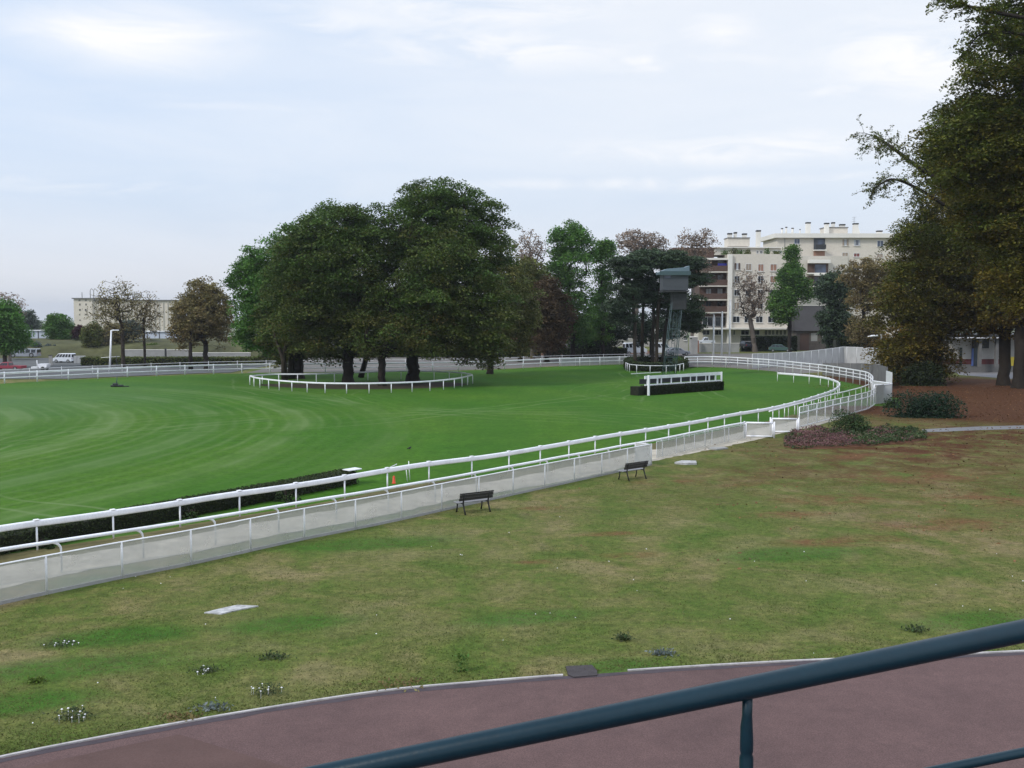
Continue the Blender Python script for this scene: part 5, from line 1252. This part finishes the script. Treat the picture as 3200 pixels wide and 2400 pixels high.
vehicle('minibus', 'white and blue grey minibus in the left car park', 'minibus', vloc(197, 186), R(174), 3.7, 1.7, 1.72, 'van', M['paint_white'], VG)
vehicle('coach', 'grey coach half hidden behind the leafy tree at the left edge', 'coach', vloc(72, 198, -1.0), R(184), 5.6, 2.2, 1.7, 'bus', M['paint_grey'], VG)
vehicle('red_car', 'long red car at the left edge just behind the far rail', 'car', vloc(18, 150), R(180), 4.9, 1.75, 1.25, 'pickup', M['paint_red'], VG)
vehicle('dark_teal_car', 'dark teal car nosing right beside the clipped hedge', 'car', (X(2440, 197), 197, .1), R(-14), 4.5, 1.75, 1.5, 'car', M['paint_teal'], VG)
vehicle('pickup', 'small white pickup truck behind the grey wall, left of the flagpoles', 'pickup truck', (X(2208, 207), 207, 1.1), R(178), 3.6, 1.6, 1.7, 'pickup', M['paint_white'], VG)
vehicle('dark_car', 'dark blue car at the left end of the clipped hedge', 'car', (X(2331, 200), 200, .7), R(100), 4.2, 1.75, 1.5, 'car', M['paint_black'], VG)
for i, (u, D, L_, kd, pm, lab) in enumerate([(1738, 183, 5.2, 'van', 'paint_black', 'dark van under the rusty tree'), (1835, 182, 5.4, 'van', 'paint_black', 'dark van with pale windows under the green trees'), (1985, 186, 4.3, 'van', 'paint_white', 'white van seen left of the pine trunks'),
                                            (2068, 186, 4.2, 'van', 'paint_white', 'white van seen between the pine trunks'), (2120, 182, 4.2, 'car', 'paint_grey', 'silver car behind the watch tower legs'), (1635, 185, 4.4, 'car', 'paint_grey', 'silver car in shadow under the olive tree'), (1925, 184, 4.2, 'car', 'paint_grey', 'silver car in the gap left of the pines')]):
    vehicle('van' if kd == 'van' else 'car', lab, 'van' if kd == 'van' else 'car', (X(u, D), D, .05), R(8 * (-1) ** i), L_, 1.85, 2.2 if kd == 'van' else 1.45, kd, M[pm], VG)
# small white trailer
p_ = Vector(vloc(132, 148)); root = empty('trailer', p_, 'small white tub trailer behind the far left rail', 'trailer')
mb = MB(); mb.prism([(-.7, .95), (.75, .95), (.62, .5), (.3, .32), (-.4, .32), (-.62, .5)], -.6, .6, lambda a, b_, c: p_ + Vector((a, c, b_))); mb.build('tub', M['white'], root)
MB().box(p_ + Vector((-1.3, 0, .35)), (1.0, .8, .35), 0, .05).build('chassis', M['white_dull'], root); MB().tube([p_ + Vector((-1.0, 0, .5)), p_ + Vector((-1.05, 0, 1.5))], .08, 6).build('crank', M['white_dull'], root)
for s in (-1, 1): MB().tube([p_ + Vector((.1, s * .62, .28)), p_ + Vector((.1, s * .75, .28))], .28, 12).build('wheel', M['tyre'], root)

# ------------------------------------------------------------------ buildings
def rect_box(mb, D, u0, u1, v0, v1, dep, front=0.):
    x0, x1 = X(u0, D), X(u1, D); z1, z0 = Z(v0, D), Z(v1, D)
    return mb.box(((x0 + x1) / 2, D + dep / 2 - front, (z0 + z1) / 2), (x1 - x0, dep, z1 - z0))
def window(root, D, u0, u1, v0, v1, frame, fill, sill=True, shutter=None):
    """frame standing in front of the wall with a recessed looking pane and a sill"""
    x0, x1 = X(u0, D), X(u1, D); z1, z0 = Z(v0, D), Z(v1, D); xm = (x0 + x1) / 2; zm = (z0 + z1) / 2; w = x1 - x0; h = z1 - z0; t = .07
    f = MB()
    f.box((x0 + t / 2, D - .03, zm), (t, .10, h)); f.box((x1 - t / 2, D - .03, zm), (t, .10, h)); f.box((xm, D - .03, z1 - t / 2), (w - 2 * t, .098, t)); f.box((xm, D - .03, z0 + t / 2), (w - 2 * t, .098, t)); f.box((xm, D - .02, zm), (.05, .06, h - 2 * t))
    o = f.build('window', frame, root)
    MB().box((xm, D - .005, zm), (w - 2 * t, .02, h - 2 * t)).build('pane', fill, o)
    if sill: MB().box((xm, D - .09, z0 - .05), (w + .16, .22, .08)).build('sill', M['roofslab'], o)
    if shutter:
        for (a, b_) in ((x0, x0 + w * .28), (x1 - w * .28, x1)): MB().box(((a + b_) / 2, D - .10, zm), (b_ - a, .03, h)).build('shutter', shutter, o)
    return o
o_b = lambda o: o.__setitem__('_base', o.parent['_base'])
_wb = window
def window(root, *a, **k_):
    # parts of a part are laid out from the building's own base
    return _wb(root, *a, **k_)
_build = MB.build
def build2(s, name, m, parent=None, world=True):
    o = _build(s, name, m, parent, world)
    if parent is not None and parent.get('_base') is not None and world: o['_base'] = list(parent['_base'])
    return o
MB.build = build2

# --- cream block of flats, rear wing
DB = 236
bB = empty('apartment_building', (X(2620, DB), DB, 0), 'long cream block of flats with a flat roof and many chimneys, higher and further right', 'building')
mb = MB(); rect_box(mb, DB, 2424, 2960, 744, 1085, 13); mb.build('wall', M['cream'], bB)
mb = MB(); rect_box(mb, DB, 2496, 2640, 801, 1085, 1.2, 1.4); mb.build('lower_bay', M['cream_dark'], bB)
rf_ = MB(); rect_box(rf_, DB, 2414, 2965, 730, 743.6, 14.6, .8); roofB = rf_.build('roof', M['roofslab'], bB)
mb = MB(); rect_box(mb, DB, 2447, 2449, 745, 800, .1, .1); mb.build('downpipe', M['concrete'], bB)
for (u0, u1, v0) in [(2436, 2442, 713), (2449, 2455, 709), (2468, 2475, 712), (2493, 2496.5, 716)]:
    x = X((u0 + u1) / 2, DB + 4); o = MB().tube([(x, DB + 4, Z(732, DB)), (x, DB + 4, Z(v0 + 3, DB + 4))], (u1 - u0) / 2 * DB / F, 8).build('flue', M['roofslab'], roofB)
    MB().tube([(x, DB + 4, Z(v0 + 3, DB + 4)), (x, DB + 4, Z(v0, DB + 4))], (u1 - u0) / 2 * DB / F * 1.2, 8).build('flue_cap', M['chimney_cap'], roofB)
def chim(root, D, u0, u1, v0, v1, flare=0, m=None):
    x0, x1 = X(u0, D), X(u1, D); zb, zt = Z(v1, D), Z(v0, D)
    q = MB(); q.prism([(x0, zb), (x1 + flare, zb), (x1 + flare * .55, zb + (zt - zb) * .35), (x1, zb + (zt - zb) * .62), (x1, zt - .35), (x0, zt - .35)], D, D + 1.0, lambda a, b_, c: Vector((a, c, b_))); o = q.build('chimney', m or M['roofslab'], root)
    MB().box(((x0 + x1) / 2, D + .5, zt - .16), (x1 - x0 + .12, 1.1, .30)).build('chimney_cap', M['chimney_cap'], root)
chim(roofB, DB + 3, 2515, 2527.5, 694, 733); chim(roofB, DB + 2.5, 2662, 2676, 697, 735, .5); chim(roofB, DB + 3, 2736, 2751, 720, 738)
mb = MB(); rect_box(mb, DB + 3, 2573, 2643, 711, 734, 4); mb.build('lift_housing', M['cream'], roofB)
mb = MB(); rect_box(mb, DB + 3, 2570, 2645, 709.5, 711.5, 4.4, .2); mb.build('lift_housing_roof', M['concrete_dark'], roofB)
chim(roofB, DB + 2.2, 2573, 2585, 696, 734); chim(roofB, DB + 4, 2595, 2603, 694, 710); chim(roofB, DB + 4, 2620, 2635, 700, 710)
ant = MB(); xa = X(2662, DB + 5); ant.tube([(xa, DB + 5, Z(735, DB)), (xa, DB + 5, Z(672, DB))], .03, 4)
for zz in (673, 679, 686): ant.tube([(xa - .5, DB + 5, Z(zz, DB)), (xa + .5, DB + 5, Z(zz - 1, DB))], .02, 4)
ant.build('aerial', M['dark_metal'], roofB)
for (u0, u1, v0, v1, fill, sh) in [(2477, 2495, 746, 763, M['glass_blue'], None), (2627, 2646, 748, 768, M['curtain'], M['shutter_tan']), (2663, 2682, 749, 768, M['glass_blue'], M['curtain']), (2735, 2755, 752, 771, M['glass_blue'], None), (2773, 2790, 752, 771, M['glass'], None), (2830, 2850, 753, 772, M['glass'], None),
                                  (2627, 2646, 789, 803, M['shutter_tan'], None), (2663, 2682, 791, 803, M['shutter_red'], None), (2735, 2755, 792, 806, M['shutter_tan'], None), (2627, 2646, 830, 848, M['glass'], None), (2663, 2682, 832, 850, M['glass'], None), (2735, 2755, 833, 852, M['curtain'], None)]:
    window(bB, DB, u0, u1, v0, v1, M['white_dull'], fill, True, sh)
# stacked balconies
def balcony(root, D, u0, u1, vt, vb, slab_v, backm, winm, panel, dep=1.5):
    x0, x1 = X(u0, D), X(u1, D); q = MB(); rect_box(q, D, u0, u1, vt, vb, .04, .10); o = q.build('balcony', backm, root)
    wv = MB(); rect_box(wv, D, u0 + (u1 - u0) * .35, u1 - (u1 - u0) * .12, vt + (vb - vt) * .12, vb, .03, .14); wv.build('balcony_window', winm, o)
    s = MB(); rect_box(s, D, u0 - 2, u1 + 2, vb, slab_v, dep, dep); s.build('balcony_slab', M['roofslab'], o)
    if panel:
        pz1 = Z(vb - (vb - vt) * .45, D); pz0 = Z(vb, D); MB().box(((x0 + x1) / 2, D - dep + .04, (pz0 + pz1) / 2), (x1 - x0, .05, pz1 - pz0)).build('balcony_panel', panel, o)
DBy = DB - 1.4
balcony(bB, DB, 2538, 2573, 745, 781, 784, M['tower_cabin'], M['glass_blue'], None, 1.2)
q = MB(); rect_box(q, DB, 2540, 2572, 765, 779, .04, 1.22); q.build('balcony_grille', M['dark_metal'], bB)
balcony(bB, DB, 2538, 2573, 785, 809, 811, M['shutter'], M['shutter'], None, .3)
balcony(bB, DBy, 2520, 2585, 823, 853, 857, M['brown_panel'], M['glass_blue'], None, 1.3)
q = MB(); rect_box(q, DBy, 2519, 2586, 812, 823, 1.3, 1.5); q.build('balcony_parapet', M['roofslab'], bB)
balcony(bB, DBy, 2520, 2585, 862, 893, 897, M['brown_panel'], M['glass'], None, 1.3)
q = MB(); rect_box(q, DBy, 2537, 2573, 857, 862, 1.3, 1.5); q.build('balcony_parapet', M['roofslab'], bB)

# --- cream block, front wing
DA = 218
bA = empty('apartment_building', (X(2340, DA), DA, 0), 'nearer cream block of flats with brown balconies and a roof terrace of plants', 'building')
mb = MB(); rect_box(mb, DA, 2274, 2500, 794, 1024, 12); mb.build('wall', M['cream'], bA)
mb = MB(); rect_box(mb, DA, 2190, 2274, 812, 1024, 10, -2.0); mb.build('balcony_wall', M['brown_panel'], bA)
mb = MB(); rect_box(mb, DA, 2240, 2450, 772, 794, 8, -3.5); mb.build('penthouse', M['cream_dark'], bA)
mb = MB(); rect_box(mb, DA, 2236, 2456, 769, 772, 9, -3.0); mb.build('penthouse_roof', M['roofslab'], bA)
mb = MB(); rect_box(mb, DA, 2110, 2240, 770, 812, 8, -4.0); mb.build('side_storey', M['brown_panel'], bA)
mb = MB(); rect_box(mb, DA, 2182, 2560, 1024, 1029, 11, 1.6); mb.build('canopy', M['roofslab'], bA)
mb = MB(); rect_box(mb, DA, 2185, 2560, 1029, 1092, 9, -.5); mb.build('ground_storey', M['cream_dark'], bA)
mb = MB(); rect_box(mb, DA, 2272, 2285, 795, 1092, .5, .5); mb.build('corner_pier', M['roofslab'], bA)
mb = MB(); rect_box(mb, DA + 5, 2272, 2339, 744, 770, 4); mb.build('lift_housing', M['cream'], bA)
mb = MB(); rect_box(mb, DA + 5, 2270, 2340, 742, 744.2, 4.3, .2); mb.build('lift_housing_roof', M['concrete_dark'], bA)
chim(bA, DA + 4.5, 2361, 2373, 719, 770); chim(bA, DA + 6, 2272, 2284, 728, 743); chim(bA, DA + 6, 2292, 2299, 725, 743); chim(bA, DA + 6, 2318, 2330, 729, 743)
for (u0, u1, v0, v1, fill, sh) in [(2293, 2310, 822, 843, M['curtain'], M['brown_panel']), (2328, 2346, 824, 846, M['shutter_tan'], None), (2366, 2384, 825, 848, M['shutter'], None), (2404, 2425, 825, 847, M['shutter'], None), (2293, 2310, 905, 925, M['glass'], None), (2328, 2346, 905, 925, M['glass'], None), (2366, 2384, 905, 925, M['glass'], None), (2404, 2425, 905, 925, M['glass'], None),
                                  (2293, 2310, 862, 884, M['glass'], None), (2328, 2346, 862, 884, M['shutter_tan'], None), (2366, 2384, 862, 884, M['glass'], None), (2404, 2425, 862, 884, M['shutter'], None), (2290, 2312, 988, 1008, M['glass'], None), (2326, 2348, 988, 1008, M['glass'], None), (2362, 2384, 988, 1008, M['glass'], None), (2400, 2425, 988, 1008, M['glass'], None), (2293, 2310, 945, 966, M['shutter_tan'], None), (2366, 2384, 945, 966, M['glass'], None), (2404, 2425, 945, 966, M['glass'], None)]:
    window(bA, DA, u0, u1, v0, v1, M['white_dull'], fill, True, sh)
for (u0, u1) in [(2360, 2367), (2371, 2380), (2412, 2424), (2428, 2440)]:
    window(bA, DA + 3.5, u0, u1, 783, 793, M['white_dull'], M['glass'], False)
for i, v in enumerate((848, 892, 935, 975)):
    q = MB(); rect_box(q, DA, 2188, 2273, v, v + 4, 2.2, .2); q.build('balcony_slab', M['cream_dark'], bA)
    q = MB(); rect_box(q, DA, 2188, 2273, v - 18, v - .2, .08, .12); q.build('balcony_panel', M['brown_panel'], bA)
    for (u0, u1) in ((2205, 2222), (2240, 2258)):
        window(bA, DA + 1.98, u0, u1, v - 34, v - 8, M['brown_panel'], M['glass'] if i != 2 else M['curtain'], False)
q = MB(); rect_box(q, DA, 2244, 2272, 822, 841, .05, -1.0); q.build('awning', M['blue_awning'], bA)
q = MB(); rect_box(q, DA, 2186, 2274, 806, 812, 3, 0); q.build('terrace_edge', M['roofslab'], bA)
for (u0, u1) in ((2195, 2228), (2235, 2270)):
    window(bA, DA + 1.98, u0, u1, 990, 1020, M['white_dull'], M['glass'], False)
for (u0, u1) in [(2196, 2219), (2234, 2260), (2292, 2299), (2316, 2342), (2352, 2375), (2390, 2399), (2401.5, 2410.5), (2413, 2422), (2425, 2434), (2437, 2446), (2449, 2458), (2480, 2492)]:
    window(bA, DA + .5, u0, u1, 1031, 1047, M['white_dull'], M['glass'], True)
# plants on the roof terrace
for i, (u, D, w, h) in enumerate([(2266, DA + 2, 1.4, 1.5), (2290, DA + 1.5, 1.5, 1.7), (2312, DA + 1.5, 1.5, 1.5), (2335, DA + 1.5, 1.3, 1.4), (2396, DA + 2, .9, 1.8), (2425, DA + 1.5, 1.2, 1.0)]):
    lab = ['fresh green roof terrace plant at the left corner of the nearer flats', 'bushy roof terrace plant, second from the left corner', 'roof terrace plant below the lift housing', 'roof terrace plant left of the single chimney', 'slim tall roof terrace plant right of the single chimney', 'low roof terrace planter beside the conical tree top'][i]
    shrub('terrace_plant', lab, (X(u, D), D, Z(793, DA) - .02), w, w * .6, h, [G_GREEN, G_MID][i % 2], 420, .26, 200 + i, 5, group='plants on the roof terrace', cat='plant')

# --- lodge with a slate roof
DL = 207; bl_ = empty('lodge', (X(2530, DL), DL, 0), 'small dark stone lodge with a steep slate roof beside the flats', 'house')
x0, x1 = X(2484, DL), X(2600, DL)
mb = MB(); rect_box(mb, DL, 2490, 2600, 1030, 1098, 5); mb.build('wall', M['stone_dark'], bl_)
ze, zr = Z(1034, DL), Z(955, DL)
mb = MB(); mb.add([(x0 - .2, DL - .6, ze), (x1 + .3, DL - .6, ze), (x1 + .3, DL + 5.6, ze), (x0 - .2, DL + 5.6, ze), (x0 + .6, DL + 2.5, zr), (x1 - .8, DL + 2.5, zr)], [(0, 1, 5, 4), (2, 3, 4, 5), (1, 2, 5), (3, 0, 4), (0, 3, 2, 1)]); rl = mb.build('roof', M['slate'], bl_)
mb = MB(); mb.box(((x0 + x1) / 2, DL + 2.5, zr + .05), (x1 - x0 - 1.6, .3, .14)); mb.build('ridge', M['roofslab'], rl)
mb = MB(); rect_box(mb, DL, 2502, 2530, 1042, 1100, .06, .05); mb.build('door', M['brown_panel'], bl_)
mb = MB(); rect_box(mb, DL, 2536, 2556, 1040, 1066, .06, .05); mb.build('render_panel', M['concrete'], bl_)
window(bl_, DL, 2572, 2583, 1040, 1062, M['white_dull'], M['glass'], True)
# --- grey garden wall, hedge
def wall_box(name, label, D, u0, u1, h, m, th=.3, cat='wall', z=0, cap=True):
    x0, x1 = X(u0, D), X(u1, D); root = empty(name, ((x0 + x1) / 2, D, z), label, cat)
    MB().box(((x0 + x1) / 2, D, z + h / 2), (x1 - x0, th, h)).build('wall', m, root)
    if cap: MB().box(((x0 + x1) / 2, D, z + h + .05), (x1 - x0 + .1, th + .12, .10)).build('coping', M['roofslab'], root)
    return root
wall_box('garden_wall', 'grey rendered wall behind the flagpoles', 197, 2186, 2312, 1.75, M['concrete'])
root = wall_box('gate_pier', 'rusty brown gate pier at the left end of the grey wall', 196, 2179, 2185, 2.4, M['brick'], .5, 'pier')
leaf_box_hedge('clipped_hedge', 'dense dark clipped hedge behind the teal car', [Vector((X(u, 203), 203, 0)) for u in (2318, 2350, 2400, 2450, 2490)], 1.8, 3.0, G_HEDGE, 75, .3, 211)
wall_box('kiosk', 'small grey kiosk between the watch tower and the flats', 190, 2158, 2178, 3.2, M['concrete'], 2.5, 'kiosk')
DK = 200; hk = empty('small_house', (X(2130, DK), DK, 0), 'small pale gabled house glimpsed behind the watch tower', 'house')
xa, xb = X(2108, DK), X(2152, DK); mb = MB(); mb.prism([(xa, -.1), (xb, -.1), (xb, Z(1050, DK)), ((xa + xb) / 2, Z(1012, DK)), (xa, Z(1050, DK))], DK, DK + 6, lambda a, b_, c: Vector((a, c, b_))); mb.build('wall', M['concrete_pale'], hk)
mb = MB()
for s, (xe) in ((-1, xa), (1, xb)):
    xm = (xa + xb) / 2; z0_, z1_ = Z(1053, DK), Z(1011, DK)
    mb.add([(xe + s * .25, DK - .3, z0_), (xm, DK - .3, z1_ + .15), (xm, DK + 6.3, z1_ + .15), (xe + s * .25, DK + 6.3, z0_), (xe + s * .25, DK - .3, z0_ - .15), (xm, DK - .3, z1_), (xm, DK + 6.3, z1_), (xe + s * .25, DK + 6.3, z0_ - .15)], [(0, 1, 2, 3), (4, 7, 6, 5), (0, 4, 5, 1), (3, 2, 6, 7), (0, 3, 7, 4)])
mb.build('roof', M['slate'], hk); window(hk, DK, 2138, 2148, 1048, 1064, M['white_dull'], M['glass'])
# pale house glimpsed through the trees
DP = 230; hq = empty('pale_house', (X(1960, DP), DP, 0), 'white house glimpsed through the pines and green trees', 'house')
mb = MB(); rect_box(mb, DP, 1900, 2105, 1015, 1090, 8); mb.build('wall', M['concrete_pale'], hq)
mb = MB(); rect_box(mb, DP, 1894, 2111, 1008, 1015, 9, .5); mb.build('roof', M['slate'], hq)
for u in range(1900, 2100, 26): window(hq, DP, u, u + 12, 1022, 1036, M['white_dull'], M['glass']); window(hq, DP, u, u + 12, 1045, 1062, M['white_dull'], M['glass'])
DP = 240; hq = empty('brick_house', (X(1640, DP), DP, 0), 'reddish house glimpsed under the olive and rusty trees', 'house')
mb = MB(); rect_box(mb, DP, 1560, 1790, 985, 1085, 8); mb.build('wall', M['brick'], hq)
mb = MB(); rect_box(mb, DP, 1554, 1796, 975, 985, 9, .5); mb.build('roof', M['slate'], hq)
for u in range(1575, 1780, 30): window(hq, DP, u, u + 13, 1010, 1032, M['white_dull'], M['glass'])
wall_box('boundary_wall', 'long dark wall at the foot of the trees behind the far rail', 200, 1000, 1900, 2.0, M['concrete_dark'])
leaf_box_hedge('hedge', 'long dark hedge behind the far rail, below the trees left of the clump', [Vector((X(u, 176), 176, -1.4 if X(u, 176) < -42 else -.2)) for u in (255, 330, 450, 600, 700, 790, 900, 1000, 1200)], 2.4, 1.35, G_MID, 45, .36, 213)
leaf_box_hedge('hedge', 'dark hedge in the gap behind the right of the chestnut clump', [Vector((X(u, 176), 176, 0)) for u in (1210, 1350, 1480, 1600, 1690)], 2.0, 2.3, G_HEDGE, 38, .36, 214)

# --- left background: grain building, sheds, walls
DG = 400; bg_ = empty('grain_building', (X(380, DG), DG, -8), 'distant pale concrete warehouse with a taller left tower', 'building')
mb = MB(); rect_box(mb, DG, 233, 291, 934, 1075, 20, .6); mb.build('tower', M['cream'], bg_)
mb = MB(); rect_box(mb, DG, 291, 536, 940, 1075, 18); mb.build('wall', M['cream'], bg_)
mb = MB(); rect_box(mb, DG, 229, 294, 931, 934, 21, 1.2); rfG = mb.build('roof', M['concrete_dark'], bg_)
mb = MB(); rect_box(mb, DG, 294, 540, 937, 940, 19, .6); mb.build('roof', M['concrete_dark'], bg_)
for (u0, v0, w, h) in [(246, 936, 7, 5), (266, 936, 7, 5), (247, 965, 6, 7), (265, 965, 6, 7), (247, 998, 5, 5), (248, 948, 5, 7), (267, 948, 5, 7), (247, 980, 4, 6), (266, 980, 4, 6)]:
    window(bg_, DG - .6, u0, u0 + w, v0, v0 + h, M['cream_dark'], M['glass'], False)
for u in range(300, 530, 14):
    mb = MB(); rect_box(mb, DG, u, u + 1.2, 941, 1040, .3, .3); mb.build('pilaster', M['cream_dark'], bg_)
q = MB(); q.tube([(X(258, DG), DG, Z(932, DG)), (X(258, DG), DG, Z(913, DG))], .12, 5); q.build('mast', M['dark_metal'], rfG)
q = MB()
for u in (277, 288): q.tube([(X(u, DG), DG + 2, Z(932, DG)), (X(u, DG), DG + 2, Z(908, DG)), (X(u + 4, DG), DG + 2, Z(901, DG)), (X(u + 9, DG), DG + 2, Z(906, DG))], .15, 5)
q.build('vent_pipe', M['concrete'], rfG)
def shed(label, D, u0, u1, v0, v1, m, g='pale sheds on the bank'):
    root = empty('shed', (X((u0 + u1) / 2, D), D, Z(v1, D)), label, 'shed', g)
    mb = MB(); rect_box(mb, D, u0, u1, v0, v1 + 4, 4); mb.build('wall', m, root)
    mb = MB(); rect_box(mb, D, u0 - 2, u1 + 2, v0 - 2, v0, 4.6, .3); mb.build('roof', M['white_dull'], root)
    k_ = u0 + 14
    while k_ < u1 - 4:
        mb = MB(); rect_box(mb, D, k_, k_ + 2.5, v0, v1, .05, .05); mb.build('joint', M['dark_metal'], root); k_ += 38
M['shed_blue'] = stained('bluish_white_sheet', (.50, .55, .64), .6, .1, .3)
shed('pale bluish shed beside the small bushy green tree', 236, 64, 155, 1034, 1063, M['shed_blue'])
shed('pale bluish shed between the two bare trees and the russet tree', 238, 405, 560, 1037, 1064, M['shed_blue'])
shed('pale shed hidden behind the tall bare tree', 240, 196, 330, 1036, 1066, M['shed_blue'])
root = wall_box('retaining_wall', 'grey concrete retaining wall below the slim bare tree', 196, 384, 590, 2.1, M['concrete'], .4, 'wall', -1.6)
wall_box('retaining_wall', 'lower grey concrete wall right of the russet tree', 194, 590, 780, 1.6, M['concrete'], .4, 'wall', -1.6)
pr = Vector((X(516, 195), 195, -1.6)); root = empty('gate_post', pr, 'dark post in the grey retaining wall', 'post'); MB().box(pr + Vector((0, -.3, 1.2)), (.3, .3, 2.6)).build('shaft', M['dark_metal'], root)
root = wall_box('picket_panel', 'short white boarded fence right of the minibus', 184, 226, 262, 1.4, M['white_dull'], .08, 'fence', -1.5, False)
for k_ in range(9): MB().box((X(226 + 4.2 * k_, 184), 183.93, -.8), (.06, .04, 1.38)).build('batten', M['concrete_dark'], root)
root = empty('barrier', (X(340, 172), 172, -1.5), 'pale horizontal barrier by the tall bare tree', 'barrier')
MB().tube([(X(312, 172), 172, 1.0 - .9), (X(370, 172), 172, 1.2 - .9)], .06, 6).build('bar', M['white_dull'], root); MB().tube([(X(360, 172), 172, -1.55), (X(360, 172), 172, .5)], .07, 6).build('post', M['dark_metal'], root)
pp = Vector((X(153, 176), 176, -1.5)); root = empty('sign_post', pp, 'pale green cabinet left of the minibus', 'cabinet'); MB().box(pp + Vector((0, 0, .9)), (.45, .4, 1.8), 0, .03).build('cabinet', M['concrete_pale'], root); MB().box(pp + Vector((0, 0, 1.83)), (.6, .5, .08)).build('lid', M['dark_metal'], root)

# --- white building under the chestnuts at the right
DW = 132; bw = empty('pavilion', (X(3100, DW), DW, 0), 'low white pavilion with a maroon base under the chestnuts at the right edge', 'building')
mb = MB(); rect_box(mb, DW, 2960, 3420, 1052, 1122, 8); mb.build('wall', M['concrete_pale'], bw)
mb = MB(); rect_box(mb, DW, 2960, 3420, 1122, 1138, 8, .06); mb.build('base_course', M['maroon'], bw)
mb = MB(); rect_box(mb, DW, 2960, 3420, 1138, 1165, 8, .03); mb.build('plinth', M['concrete_dark'], bw)
mb = MB(); rect_box(mb, DW, 2950, 3430, 1046, 1053, 11, 2.0); rw_ = mb.build('roof', M['dark_metal'], bw)
mb = MB(); rect_box(mb, DW, 2952, 3428, 1052.8, 1056, .1, 2.1); mb.build('gutter', M['white'], rw_)
for (u0, u1, m_) in [(3040, 3046, M['blue_door']), (3046, 3066, M['glass_blue']), (3162, 3174, M['yellow']), (3002, 3010, M['glass'])]:
    mb = MB(); rect_box(mb, DW, u0, u1, 1086 if m_ is not M['yellow'] else 1115, 1143, .08, .1); mb.build('door', m_, bw)
for u in (3046, 3098): mb = MB(); rect_box(mb, DW, u, u + 9, 1053, 1144, .4, 1.6); mb.build('pillar', M['concrete_dark'], bw)
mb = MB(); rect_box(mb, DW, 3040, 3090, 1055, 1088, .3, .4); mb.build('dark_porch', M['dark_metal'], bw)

# ------------------------------------------------------------------ the air
m = bpy.data.materials.new('haze_air'); m.use_nodes = True; nt = m.node_tree
nt.nodes.remove(nt.nodes['Principled BSDF'])
pv = nt.nodes.new('ShaderNodeVolumePrincipled'); pv.inputs['Color'].default_value = (.80, .86, .95, 1)
pv.inputs['Density'].default_value = .00014; pv.inputs['Anisotropy'].default_value = .2
L(nt, pv.outputs[0], nt.nodes['Material Output'].inputs['Volume'])
hz = MB().box((0, 2480, 7), (7100, 5100, 82)).build('haze', m); tag(hz, 'thin pale summer haze over the whole racecourse', 'haze', None, 'stuff')
scene.cycles.volume_bounces = 0
